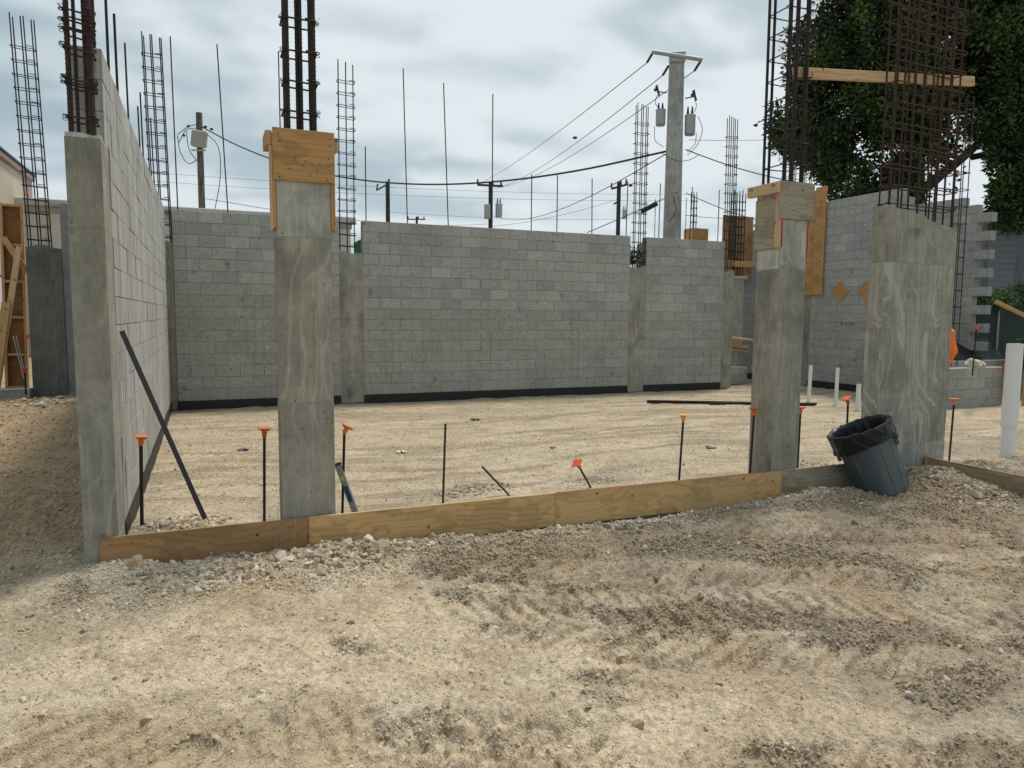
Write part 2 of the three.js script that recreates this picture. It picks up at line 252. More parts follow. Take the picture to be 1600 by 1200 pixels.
function height(x, z) {
  const inside = z < -0.01 && x > -0.05;
  let h;
  if (inside) {
    h = 0.085 + (fbm(x * 0.5, z * 0.5, 3, 920) - 0.5) * 0.03;
    const wob = fbm(x * 0.35, z * 0.35, 2, 925) * 2.2;
    h += (fbm(x * 0.5 + 3, (z - 0.12 * x + wob) * 7, 3, 930) - 0.5) * 0.042 + (fbm(x * 5, z * 9, 3, 935) - 0.5) * 0.012;
    h += 0.07 * gauss(x, 0.35, 0.35) * gauss(z, -0.55, 0.28) + 0.055 * gauss(x, 2.9, 0.4) * gauss(z, -0.85, 0.25) + 0.045 * gauss(x, 4.1, 0.35) * gauss(z, -0.8, 0.2);
  } else {
    h = -0.02 + (fbm(x * 0.55, z * 0.55, 3, 940) - 0.5) * 0.1 + (fbm(x * 2.1, z * 2.1, 3, 945) - 0.5) * 0.07 + (fbm(x * 6.5, z * 6.5, 3, 947) - 0.5) * 0.035 + (fbm((x * 0.9 + z * 0.43) * 0.9, (z * 0.9 - x * 0.43) * 5.5, 3, 949) - 0.5) * 0.05;
    h += 0.07 * gauss(x, 1.1, 0.8) * gauss(z, 0.26, 0.2) + 0.03 * gauss(z, 0.35, 0.3) - 0.075 * gauss(x, 4.3, 1.0) * gauss(z, 0.04, 0.13);
    h += 0.17 * sstep(6.6, 7.5, x) * gauss(z, 0.3, 0.5) + 0.06 * gauss(x, 6.0, 0.5) * gauss(z, 0.22, 0.2);
    h += 0.09 * gauss(x, -0.2, 0.35) * gauss(z, -0.05, 0.3);
    if (x < -0.05) h += sstep(0, -7.2, z) * (0.3 + 0.1 * fbm(x, z, 3, 950)) * sstep(-0.1, -0.5, x) + 0.06 * sstep(-6.3, -7.6, z);
  }
  if (z > -5 && z < 4.2 || x < -0.2) {
    const lo = loose(x, z), ch = z > 0 ? 0.2 + 0.5 * lo + 0.25 * sstep(0.45, 0.7, fbm(x * 2.7, z * 2.7, 3, 1213)) : churn(x, z) * (x < -0.2 ? 0.6 : 1), k = inside ? 0.35 : 1; h += 0.009 * lo;
    for (const [tx, tz, c, s, w, L, pitch, sl, dep] of TRACKS) {
      const a = (x - tx) * c + (z - tz) * s, b = -(x - tx) * s + (z - tz) * c; if (Math.abs(b) > w || Math.abs(a) > L) continue;
      const wob = (fbm(x * 6, z * 6, 2, 955) - 0.5) * 0.05, ph = mod((a + sl * b + wob) / pitch, 1), lug = sstep(0.02, 0.2, ph) * sstep(0.62, 0.4, ph) ;
      h -= 1.45 * dep * (0.3 + lug) * sstep(w * 0.5, w * 0.36, Math.abs(b + wob)) * sstep(L / 2, L / 2 - 0.5, Math.abs(a)) * (0.25 + 0.75 * sstep(0.3, 0.52, fbm(x * 1.7, z * 1.7, 2, 960))) * (0.75 + 0.5 * vn(x * 14, z * 14, 963));
    }
    if (z > -1.6 || x < -0.2) {
      const [d1, v1] = worley(x * 19, z * 19, 970), [d2, v2] = worley(x * 44 + 3, z * 44, 980);
      h += k * ch * (0.04 * v1 * Math.max(0, 1 - d1 * 1.75) ** 0.75 * sstep(0.3, 0.55, v1 + ch * 0.4) + 0.015 * v2 * Math.max(0, 1 - d2 * 1.7) ** 0.8);
      h += (fbm(x * 26, z * 26, 3, 985) - 0.5) * 0.026 * (0.45 + ch) * (inside ? 0.45 : 1);
    }
  }
  return h;
}
function soilColour(x, z) {
  const inside = z < -0.01 && x > -0.05, lo = loose(x, z), n1 = fbm(x * 0.8 + 4, z * 0.8, 4, 1001), n2 = fbm(x * 3.1, z * 3.1, 4, 1011), ch = churn(x, z);
  const light = [0.70, 0.572, 0.405], tan = [0.60, 0.478, 0.328], dark = [0.345, 0.272, 0.192], grey = [0.43, 0.365, 0.275];
  let c = mix3(light, tan, sstep(0.35, 0.65, n2));
  if (inside) {
    const st = fbm(x * 0.6 + 3, (z - 0.12 * x + fbm(x * 0.35, z * 0.35, 2, 925) * 2.2) * 6, 4, 1021);
    c = mix3(c, [0.40, 0.33, 0.225], sstep(0.46, 0.66, st) * 0.75);
    c = mix3(c, [0.64, 0.54, 0.39], sstep(0.5, 0.72, fbm(x * 0.7, z * 1.2, 3, 1025)) * 0.5);
    c = mix3(c, grey, 0.75 * gauss(z, -0.75, 0.35) * sstep(0.4, 0.6, fbm(x * 1.6, z * 2, 3, 1031)));
  } else {
    c = mix3(c, grey, sstep(0.45, 0.7, n1) * 0.3);
    if (z > 0) { const wide = sstep(1.3, 3.0, x - 0.15 * z + (n1 - 0.5) * 3.2) * (0.35 + 0.65 * sstep(0.36, 0.56, n2 * 0.5 + fbm((x * 0.9 + z * 0.43) * 0.8, (z * 0.9 - x * 0.43) * 2.6, 4, 1301) * 0.5)); c = mix3(c, [0.395, 0.308, 0.224], 0.8 * wide); }
    c = mix3(c, dark, z > 0 ? 0.68 * lo + 0.12 * sstep(0.4, 0.8, ch) : 0.5 * sstep(0.34, 0.8, ch + (n2 - 0.5) * 0.9));
    c = mix3(c, [0.64, 0.56, 0.44], 0.45 * sstep(0.64, 0.8, fbm(x * 2.3 + 9, z * 2.3, 4, 1041)));
    c = mix3(c, [0.54, 0.49, 0.41], 0.6 * gauss(z, 0.12, 0.16) * sstep(0.42, 0.62, fbm(x * 1.9, z * 3, 3, 1047)) * (x > -0.3 ? 1 : 0));
    if (x < -0.2) c = mix3(c, [0.52, 0.36, 0.21], 0.85 * sstep(0.1, -1.2, z));
    c = mix3(c, [0.42, 0.31, 0.19], 0.5 * sstep(0.55, 0.72, fbm(x * 1.3 + 2, z * 1.3, 3, 1051)));
  }
  return c;
}
const ground = (() => {
  const axis = (parts) => { const r = []; for (const [a, b, st] of parts) { const n = Math.max(1, Math.round((b - a) / st)); for (let i = 0; i < n; i++) r.push(a + (b - a) * i / n); } r.push(parts[parts.length - 1][1]); return r; };
  const xs = axis([[-400, -40, 60], [-40, -6, 3], [-6, -2.5, 0.25], [-2.5, -0.9, 0.03], [-0.9, 6.2, 0.0088], [6.2, 9.4, 0.02], [9.4, 16, 0.1], [16, 40, 2], [40, 400, 60]]);
  const zs = axis([[-400, -60, 40], [-60, -12, 4], [-12, -8.6, 0.3], [-8.6, -3, 0.045], [-3, -0.7, 0.02], [-0.7, -0.02, 0.012], [-0.02, 3.9, 0.0088], [3.9, 9, 0.25], [9, 60, 6], [60, 400, 60]]);
  const nx = xs.length, nz = zs.length, pos = new Float32Array(nx * nz * 3), col = new Float32Array(nx * nz * 3), uv = new Float32Array(nx * nz * 2), idx = new Uint32Array((nx - 1) * (nz - 1) * 6);
  for (let j = 0; j < nz; j++) for (let i = 0; i < nx; i++) {
    const x = xs[i], z = zs[j], o = j * nx + i, far = Math.abs(x - 5) > 20 || z < -14 || z > 12;
    pos[o * 3] = x; pos[o * 3 + 1] = far ? 0.05 : height(x, z); pos[o * 3 + 2] = z;
    const c = soilColour(x, z); col[o * 3] = c[0]; col[o * 3 + 1] = c[1]; col[o * 3 + 2] = c[2];
    uv[o * 2] = x * 0.97 + z * 0.21; uv[o * 2 + 1] = z * 0.97 - x * 0.21;
  }
  let q = 0; for (let j = 0; j < nz - 1; j++) for (let i = 0; i < nx - 1; i++) { const a = j * nx + i, b = a + 1, c = a + nx, d = c + 1; idx[q++] = a; idx[q++] = c; idx[q++] = b; idx[q++] = b; idx[q++] = c; idx[q++] = d; }
  const g = new THREE.BufferGeometry();
  g.setAttribute('position', new THREE.BufferAttribute(pos, 3)); g.setAttribute('color', new THREE.BufferAttribute(col, 3)); g.setAttribute('uv', new THREE.BufferAttribute(uv, 2));
  g.setIndex(new THREE.BufferAttribute(idx, 1)); g.computeVertexNormals();
  const m = struct('ground', g, std({ map: T.soil, bumpMap: T.soilBump, bumpScale: 0.014, vertexColors: true, roughness: 0.98 }));
  m.userData.label = 'pale sandy building-site ground with tyre tracks, clods and stones'; return m;
})();

// stones: a few hundred single ones, the rest as gravel
{
  const R = rng(5), geos = [];
  for (let k = 0; k < 7; k++) {
    const g = new THREE.IcosahedronGeometry(1, 2), p = g.attributes.position, sx = 0.8 + R() * 0.5, sz = 0.75 + R() * 0.5;
    const cuts = []; for (let c = 0; c < 7; c++) cuts.push([new THREE.Vector3(R() - 0.5, R() - 0.5, R() - 0.5).normalize(), 0.45 + R() * 0.32]);
    for (let i = 0; i < p.count; i++) { const q = new THREE.Vector3().fromBufferAttribute(p, i); q.multiplyScalar(0.8 + 0.4 * vn(q.x * 1.7 + 9 * k, q.y * 1.7 + q.z * 1.9 + 4, 60 + k)); for (const [n, d] of cuts) { const e = q.dot(n) - d; if (e > 0) q.addScaledVector(n, -e); } p.setXYZ(i, q.x * sx * 1.12, q.y * 0.92, q.z * sz * 1.12); }
    g.computeVertexNormals(); geos.push(g);
  }
  const tones = [[0.48, 0.375, 0.245], [0.38, 0.285, 0.18], [0.54, 0.44, 0.305], [0.4, 0.35, 0.275], [0.6, 0.53, 0.42], [0.31, 0.23, 0.15], [0.51, 0.41, 0.275], [0.42, 0.325, 0.215]];
  const stoneMap = tex(256, 256, (u, v) => g3(0.8 + (fbmT(u, v, 8, 8, 4, 71) - 0.5) * 0.5), 1, 1), mats = tones.map((t) => std({ color: lin(t[0] * 1.2, t[1] * 1.2, t[2] * 1.2), map: stoneMap, bumpMap: stoneMap, bumpScale: 0.003 }));
  const spots = [];
  const add = (x, z, s, tone) => { if (x > -0.24 && x < 0.04 && z > -0.42 && z < 0.02) return; if (z > -0.05 && z < 0.03 + s * 0.8 && x > -0.15 && x < 8.1) return; spots.push([x, z, s, tone ?? Math.floor(R() * tones.length)]); };
  const normal = () => (R() + R() + R() - 1.5) / 1.5;
  const heap = (cx, cz, rx, rz, n, s0, s1, pale) => { for (let i = 0; i < n; i++) { const t = R(); add(cx + normal() * rx, cz + normal() * rz, s0 + (s1 - s0) * t * t * t, pale && R() < 0.6 ? [4, 3, 2][Math.floor(R() * 3)] : undefined); } };
  heap(1.15, 0.32, 1.0, 0.3, 2100, 0.004, 0.03); heap(0.5, 0.44, 0.6, 0.27, 1100, 0.004, 0.028); heap(2.6, 0.24, 1.3, 0.24, 1800, 0.0035, 0.024); heap(4.3, 0.28, 1.4, 0.17, 1300, 0.0035, 0.022, true);
  heap(5.9, 0.24, 0.6, 0.2, 1100, 0.005, 0.022, true); heap(7.6, 0.6, 0.7, 0.5, 1500, 0.004, 0.028); heap(7.3, 1.0, 0.7, 0.35, 220, 0.008, 0.034, true);
  heap(0.4, -0.55, 0.42, 0.25, 700, 0.005, 0.024, true); heap(2.9, -0.85, 0.5, 0.25, 520, 0.004, 0.022, true); heap(4.1, -0.8, 0.4, 0.2, 300, 0.004, 0.018, true); heap(6.9, -0.6, 0.6, 0.2, 160, 0.006, 0.024);
  const crumbs = [], clump = (x, z) => loose(x, z) * (0.35 + 0.65 * sstep(0.4, 0.6, fbm(x * 3.4 + 4, z * 3.4, 3, 1101)));
  for (let i = 0; i < 330000; i++) { const x = -0.95 + R() * 7.7, z = 0.05 + R() * 3.85, c = clump(x, z); if (R() < 0.085 + 0.5 * c) { const near = (z - 0) / 3.9; crumbs.push([x, z, (0.0022 + 0.0075 * R() ** 2.6) * (1.25 - 0.35 * near) * (0.8 + 0.5 * c), c]); } }
  for (let i = 0; i < 12000; i++) { const x = -2.6 + R() * 2.4, z = -7.8 + R() * 7.8; crumbs.push([x, z, 0.003 + 0.012 * R() ** 4, 0.3]); }
  for (let i = 0; i < 22000; i++) { const x = 0.05 + R() * 8, z = -0.1 - R() * 7.6; if (R() < 0.15 + sstep(0.5, 0.7, fbm(x * 1.1, z * 1.8, 3, 1107))) crumbs.push([x, z, 0.003 + 0.008 * R() ** 3, 0.2]); }
  for (let i = 0; i < 9000; i++) { const x = -0.9 + R() * 7.6, z = 0.1 + R() * 3.8; if (R() < 0.07 + 0.9 * clump(x, z)) add(x, z, 0.006 + 0.012 * R() ** 3); }
  for (let i = 0; i < 380; i++) { const x = -0.6 + R() * 6.8, z = 0.3 + R() * 3.3; if (R() < 0.2 + 1.1 * clump(x, z)) add(x, z, 0.011 + 0.02 * R() ** 3); }
  for (let i = 0; i < 3000; i++) add(0.1 + R() * 12, -0.6 - R() * 7.2, 0.004 + 0.012 * R() ** 4);
  for (let i = 0; i < 1500; i++) add(-2.6 + R() * 2.2, -7.8 + R() * 8.6, 0.005 + 0.02 * R() ** 4, [1, 5, 7, 0][Math.floor(R() * 4)]);
  heap(-1.4, -7.3, 0.9, 0.5, 420, 0.012, 0.055, true);
  for (const [x0, x1, z0, z1, n] of [[-0.3, 3.4, 0.03, 0.75, 9000], [3, 7, 0.09, 0.5, 6000], [6.6, 8.4, 0.1, 1.4, 8000]]) for (let i = 0; i < n; i++) { const z = z0 + (z1 - z0) * R() ** 1.4; crumbs.push([lerp(x0, x1, R()), z, 0.003 + 0.009 * R() ** 2, 0.3]); }
  // chosen stones that the eye picks out
  for (const [x, z, s, t] of [[0.12, 0.19, 0.055, 1], [1.0, 0.16, 0.05, 3], [1.02, 0.33, 0.06, 4], [1.5, 0.2, 0.055, 2], [1.25, 0.52, 0.045, 1], [1.75, 0.3, 0.05, 6], [1.65, 0.16, 0.042, 4], [2.1, 0.42, 0.04, 5], [3.9, 0.28, 0.05, 3], [7.25, 0.95, 0.06, 3], [7.5, 1.05, 0.055, 2], [5.2, 0.3, 0.045, 3], [1.55, 2.4, 0.024, 1], [2.3, 2.35, 0.022, 4], [1.3, 1.4, 0.026, 1], [2.05, 1.75, 0.02, 4], [1.15, 1.25, 0.022, 2]]) spots.push([x, z, s, t]);
  const cam = camera.position, shown = (q) => q[2] / Math.hypot(q[0] - cam.x, q[1] - cam.z); spots.sort((a, b) => shown(b) - shown(a));
  const mx = new THREE.Matrix4(), qt = new THREE.Quaternion(), eu = new THREE.Euler(), sc = new THREE.Vector3();
  const pose = ([x, z, s]) => { eu.set((R() - 0.5) * 1.1, R() * 6.28, (R() - 0.5) * 1.1); qt.setFromEuler(eu); sc.set(s, s * (0.75 + R() * 0.5), s); return mx.compose(new THREE.Vector3(x, height(x, z) + s * (0.12 + 0.3 * R()), z), qt, sc); };
  spots.slice(0, 290).forEach((q) => { const m = mesh('stone', geos[Math.floor(R() * geos.length)], mats[q[3]], ground); m.applyMatrix4(pose(q)); });
  {
    const cg = new THREE.IcosahedronGeometry(1, 0), p = cg.attributes.position; for (let i = 0; i < p.count; i++) { const n = 0.75 + 0.5 * vn(p.getX(i) * 2 + 5, p.getY(i) * 2 + p.getZ(i) * 3, 8); p.setXYZ(i, p.getX(i) * n * 1.15, p.getY(i) * n * 0.8, p.getZ(i) * n); } cg.computeVertexNormals();
    const im = new THREE.InstancedMesh(cg, std({ roughness: 1 }), crumbs.length); im.name = 'soil_crumb'; im.userData.kind = 'stuff'; ground.add(im);
    crumbs.forEach(([x, z, s, c], i) => { eu.set(R() * 6, R() * 6, R() * 6); qt.setFromEuler(eu); sc.set(s, s, s); mx.compose(new THREE.Vector3(x, height(x, z) + s * (0.05 + 0.45 * R()), z), qt, sc); im.setMatrixAt(i, mx); const b = soilColour(x, z), f = (0.74 + R() * 0.36) * (R() < 0.07 ? 1.4 : 1), d = 0.55 * (0.25 + 0.75 * c) * R() * R(); im.setColorAt(i, lin(...b.map((v, k) => lerp(v * f, [0.2, 0.16, 0.118][k], d)))); });
  }
  const rest = spots.slice(290), gm = std({ map: stoneMap, color: lin(1.2, 1.2, 1.2) }), per = 3;
  for (let k = 0; k < per; k++) {
    const sub = rest.filter((_, i) => i % per === k), im = new THREE.InstancedMesh(geos[k], gm, sub.length); im.name = 'gravel'; im.userData.kind = 'stuff'; ground.add(im);
    sub.forEach((q, i) => { im.setMatrixAt(i, pose(q)); const own = R() < 0.72 && q[2] < 0.03, t = own ? soilColour(q[0], q[1]).map((v) => v * 0.86) : tones[q[3]], f = 0.75 + R() * 0.45; im.setColorAt(i, lin(t[0] * f, t[1] * f, t[2] * f)); });
  }
}

// ---------------------------------------------------------------- block walls
const UP = 0.2032, LEN = 0.4064, BASE = 0.241;
const greys = [[0.335, 0.335, 0.325], [0.30, 0.305, 0.30], [0.365, 0.36, 0.345], [0.27, 0.28, 0.285], [0.325, 0.32, 0.305], [0.39, 0.385, 0.36], [0.245, 0.255, 0.265], [0.35, 0.35, 0.34]];
// local frame: wall face at z = 0 looking to +z, running along +x from 0 to L, thickness 0.2 behind
function blockWall(name, label, pos, turn, L, courses, o = {}) {
  const t = thing(name, label, 'block wall', pos, o.group); t.rotation.y = turn;
  const R = rng(o.seed || 1), y0 = o.y0 ?? BASE, th = 0.197, extra = [], blocks = [];
  for (let k = 0; k < courses; k++) {
    const from = o.from ? o.from(k) : 0, to = o.to ? o.to(k) : L, y = y0 + k * UP;
    let x = (k % 2 ? -0.5 : 0) * LEN + (o.phase || 0);
    while (x < to - 0.03) {
      let a = Math.max(x, from), b = Math.min(x + LEN, to); x += LEN;
      if (b - a < 0.04) continue;
      if (o.hole && o.hole(k, (a + b) / 2)) continue;
      blocks.push([a, b, y, k]);
    }
  }
  const far = blocks.length > 296 ? 296 : blocks.length, mk = ([a, b, y, k]) => {
    const j = o.streak ? 0.0028 : 0.0048, jx = o.streak ? 0.0008 : 0.005, pr = (R() - 0.5) * 0.006, g = bx(a + jx, b - jx, y + j, y + UP - j, -th + pr, pr, o.streak ? 0.0009 : 0.0045, [(o.seed || 1) * 0.73, (o.seed || 1) * 0.41]);
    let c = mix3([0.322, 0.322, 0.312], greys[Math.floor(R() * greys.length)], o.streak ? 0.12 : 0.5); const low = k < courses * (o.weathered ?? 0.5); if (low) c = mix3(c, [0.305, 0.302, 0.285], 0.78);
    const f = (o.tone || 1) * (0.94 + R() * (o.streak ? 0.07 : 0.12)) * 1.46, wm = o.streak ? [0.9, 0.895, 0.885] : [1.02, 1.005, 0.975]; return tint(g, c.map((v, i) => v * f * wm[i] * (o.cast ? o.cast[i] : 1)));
  };
  const mat = o.streak ? M.streakBlock : M.block;
  blocks.forEach((q, i) => { const g = mk(q); i < far || !o.streak ? mesh('concrete_block', g, mat, t) : extra.push(g); });
  if (extra.length) mesh('concrete_block', mergeGeometries(extra), mat, t).userData.kind = 'stuff';
  const ms = []; for (let k = 0; k < courses; k++) { const from = (o.from ? o.from(k) : 0) + 0.004, to = (o.to ? o.to(k) : L) - 0.004; if (!o.hole) ms.push(bx(from, to, y0 + k * UP, y0 + (k + 1) * UP - (k === courses - 1 ? 0.008 : 0), -th + 0.006, -0.0065, 0.0005, [0.3, 0.2])); }
  if (ms.length) mesh('mortar', mergeGeometries(ms), o.darkMortar ? M.mortarDark : M.mortar, t);
  if (o.footing !== false) mesh('footing', bx(o.footFrom ?? 0, L, -0.12, y0 - 0.002, -0.24, 0.014, 0.008), M.membrane, t);
  return t;
}
const ZB = -8.188;                                        // face of the rear wall
const leftWall = blockWall('block_wall', 'long pale brushed block wall receding behind the tall corner column', [0, 0, 0], Math.PI / 2, 8.17, 16, { seed: 2, streak: true, tone: 1.24, weathered: 0.2, from: (k) => (k > 12 ? 0.23 : 0.405 + 0.012 * ((k * 7) % 5)), footFrom: 0.405, darkMortar: true });
const wallA = blockWall('block_wall', 'grey block wall panel between the corner and the first tie column', [0.105, 0, ZB], 0, 2.772, 16, { seed: 3, phase: -0.2, weathered: 0.55 });
const wallB = blockWall('block_wall', 'widest grey block wall panel in the middle of the rear wall', [3.311, 0, ZB], 0, 5.795, 16, { seed: 4, phase: -0.1, weathered: 0.5 });
const wallC = blockWall('block_wall', 'narrow grey block wall panel at the far end of the rear wall', [9.514, 0, ZB], 0, 2.116, 16, { seed: 5, phase: -0.24, weathered: 0.45 });
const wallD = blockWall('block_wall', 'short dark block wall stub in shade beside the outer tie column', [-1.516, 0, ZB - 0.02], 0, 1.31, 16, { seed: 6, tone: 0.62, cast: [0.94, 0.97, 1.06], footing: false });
const wallE = blockWall('block_wall', 'tall block wall with plywood diamonds behind the two front columns', [14.2, 0, -8.1], -Math.PI / 2, 2.55, 21, { seed: 7, weathered: 0.5, cast: [0.96, 0.99, 1.03], to: (k) => (k === 20 ? 2.38 : 2.55) });
const wallF = blockWall('block_wall', 'bluish block wall seen in the gap beside the boxed column', [14.2, 0, -11.1], -Math.PI / 2, 2.65, 19, { seed: 8, weathered: 0.3, cast: [0.93, 0.99, 1.08] });
const wallG = blockWall('block_wall', 'high block wall with a toothed end of projecting half blocks', [16.5, 0, -8.6], -Math.PI / 2, 3.3, 21, { seed: 9, weathered: 0.3, footing: false, cast: [0.97, 0.99, 1.02], to: (k) => (k === 20 ? 2.62 : k === 19 ? 2.95 : k % 2 ? 2.95 : 3.28) });
const wallH = blockWall('block_wall', 'distant block wall just showing over the narrow rear panel', [11.3, 0, -11.2], 0, 2.6, 17, { seed: 10, footing: false, phase: -0.1 });
// low walls at the right
const lowWall = blockWall('low_block_wall', 'low four-course block wall below the toothed wall end', [13.1, 0, -3.75], 0, 1.75, 4, { seed: 11, y0: 0.03, footing: false, tone: 0.92 });
const lowWall2 = blockWall('low_block_wall', 'low block wall one step behind the front low wall, under the fence', [14.6, 0, -5.0], 0, 4.4, 4, { seed: 12, y0: 0.06, footing: false, tone: 0.9 });
const stub = blockWall('low_block_wall', 'two-course block stub at the foot of the pale pillar', [12.2, 0, -8.9], 0, 0.85, 2, { seed: 13, y0: 0.13, footing: false });
// lime streak and red paint writing on the walls
{
  const R = rng(8), gs = []; for (let x = 0.2; x < 3.6; x += 0.07) { if (fbm(x * 2, 3, 3, 66) < 0.4) continue; gs.push(bx(x, x + 0.078, 0, 0.006 + 0.014 * R(), -0.002, 0.0045, 0.0005).translate(0, 0.79 + 0.05 * fbm(x * 1.3, 1, 3, 61) + (x > 1.6 ? 0.02 : 0), 0)); }
  mesh('lime_streak', mergeGeometries(gs), M.lime, wallB);
  const pm = []; for (const [x, h, l] of [[0, 0.11, 0], [0.035, 0.1, 0.06], [0.13, 0.1, 0.03], [0.2, 0.07, 0.09], [0.3, 0.1, 0], [0.34, 0.08, 0.06]]) { pm.push(bx(x, x + 0.016, 0, h, -0.001, 0.0046, 0.0004)); if (l) pm.push(bx(x, x + l, h * 0.5, h * 0.5 + 0.014, -0.001, 0.0049, 0.0004)); }
  mesh('paint_mark', mergeGeometries(pm).translate(0.95, 1.58, 0), std({ color: lin(0.24, 0.13, 0.13) }), wallE);
}
// dowel bars standing out of the wall tops (parts of their wall)
const dowel = (wall, x, yTop, lean = 0, z = -0.1, r = 0.0105) => mesh('rebar', rod([x, 3.3, z], [x + lean, yTop, z], r, 7), M.steel, wall);
for (const [s, y, l] of [[0.78, 5.9, 0], [1.66, 4.9, 0], [2.35, 4.45, -0.05], [3.4, 4.52, -0.12], [3.66, 3.66, 0], [4.9, 4.25, -0.2], [5.4, 4.55, -0.2], [7.7, 4.72, -0.5]]) dowel(leftWall, s, y, l, -0.1, s < 3 ? 0.0115 : 0.0095);
for (const [x, y, l] of [[0.206, 6.32, -0.025], [1.004, 6.3, -0.106], [1.9, 6.33, -0.005]]) dowel(wallA, x - 0.105, y, l);
for (const [x, y, l] of [[3.399, 4.85, 0], [4.194, 6.34, -0.07], [5.013, 6.18, -0.1], [5.926, 6.1, 0], [6.785, 4.62, 0], [7.37, 4.65, 0], [8.204, 4.65, -0.02], [9.043, 4.67, 0.02]]) dowel(wallB, x - 3.311, y, l);
for (const [x, y, l] of [[9.884, 4.68, 0.013], [10.709, 4.66, 0.044], [11.5, 4.66, 0]]) dowel(wallC, x - 9.514, y, l);
for (const [s, y] of [[0.2, 4.95], [1.2, 5.1], [2.1, 5.0]]) mesh('rebar', rod([s, 4.3, -0.1], [s, y, -0.1], 0.009, 6), M.steel, wallE);
for (const [s, y] of [[0.5, 4.9], [1.5, 5.0]]) mesh('rebar', rod([s, 3.5, -0.1], [s, y, -0.1], 0.009, 6), M.steel, wallH);

// ---------------------------------------------------------------- concrete columns with their reinforcing cages
function roughTop(x0, x1, y, z0, z1, dip) {               // uneven cast top: grid patch with skirts
  const n = 14, m = 5, P = [], f = (i, j) => { const u = i / n, v = j / m, x = lerp(x0, x1, u), z = lerp(z0, z1, v); return [x, y + dip(u, v) + (vn(x * 22, z * 22, 5) - 0.5) * 0.02, z]; };
  const q = (a, b, c, d) => P.push(...a, ...b, ...c, ...a, ...c, ...d);
  for (let i = 0; i < n; i++) for (let j = 0; j < m; j++) q(f(i, j), f(i, j + 1), f(i + 1, j + 1), f(i + 1, j));
  const dn = (p) => [p[0], y - 0.2, p[2]];
  for (let i = 0; i < n; i++) { const a = f(i, m), b = f(i + 1, m); q(a, dn(a), dn(b), b); const c = f(i, 0), d = f(i + 1, 0); q(d, dn(d), dn(c), c); }
  for (let j = 0; j < m; j++) { const a = f(0, j), b = f(0, j + 1); q(a, dn(a), dn(b), b); const c = f(n, j), d = f(n, j + 1); q(d, dn(d), dn(c), c); }
  const g = new THREE.BufferGeometry(); g.setAttribute('position', new THREE.Float32BufferAttribute(P, 3)); g.computeVertexNormals(); return planarUV(g);
}
// o: x0,x1,z0,z1 (z1 = face towards the camera), lifts [[y0,y1,material]...], bars [[x,z,r,top,leanX]], hoops [y...], hoop box, hoop radius
function column(label, o) {
  const t = thing('concrete_column', label, 'concrete column', [0, 0, 0], o.group), off = [o.seed * 0.37, o.seed * 0.53];
  o.lifts.forEach(([y0, y1, m], i) => mesh('shaft', bx(o.x0 + i * 0.0012, o.x1 - i * 0.0012, y0, y1, o.z0 + i * 0.0012, o.z1 - i * 0.0015, 0.0025, [off[0] + (m === M.formedPale ? 0.4 : 0), off[1] + (i % 2) * 0.06]), m, t));
  const top = o.lifts[o.lifts.length - 1][1], e = 0.002 * o.lifts.length;
  if (o.dip) mesh('cast_top', roughTop(o.x0 + e, o.x1 - e, top, o.z0 + e, o.z1 - e, o.dip), o.topMat || o.lifts[o.lifts.length - 1][2], t);
  const bm = o.barMat || M.steel, hm = o.hoopMat || M.steel;
  for (const [x, z, r, yt, lx = 0, rib] of o.bars) mesh('rebar', rod([x, top - 0.05, z], [x + lx, yt, z], r, 8, rib ? Math.round((yt - top) / 0.03) : 0), bm, t);
  const R = rng(o.seed), [hx0, hx1, hz0, hz1] = o.hoop || [];
  (o.hoops || []).forEach((y) => {
    const s = (R() - 0.5) * 0.03, lx = (o.lean || 0) * (y - top) + (R() - 0.5) * 0.006, k = o.tilt ?? 0.01;
    const g = ring([[hx0 + lx, y + s * 0.3, hz1], [hx1 + lx, y - k + s, hz1], [hx1 + lx, y - k + s * 0.5, hz0], [hx0 + lx, y, hz0]], o.hoopR || 0.006);
    const hook = rod([hx1 + lx, y + 0.012, hz1 - 0.004], [lerp(hx1, hx0, 0.32) + lx, y + 0.016, hz1 - 0.006], (o.hoopR || 0.006) * 0.95, 5);
    const gs = [g, hook]; if (o.ties) for (const x of [hx0, hx1]) for (let n = 0; n < 3; n++) { const a = R() * 6, c = new THREE.TorusGeometry(0.02 + R() * 0.006, 0.0022, 4, 9).rotateX(1.2 + R() * 0.7).rotateY(a).translate(x + lx, y + (R() - 0.5) * 0.035, hz1 - 0.01).toNonIndexed(); gs.push(c); gs.push(rod([x + lx, y, hz1], [x + lx + (R() - 0.5) * 0.06, y + (R() - 0.5) * 0.06, hz1 + 0.03 * R()], 0.0012, 4)); }
    mesh('stirrup', mergeGeometries(gs), hm, t);
  });
  return t;
}
const every = (a, b, st) => { const r = []; for (let y = a; y < b; y += st) r.push(y); return r; };
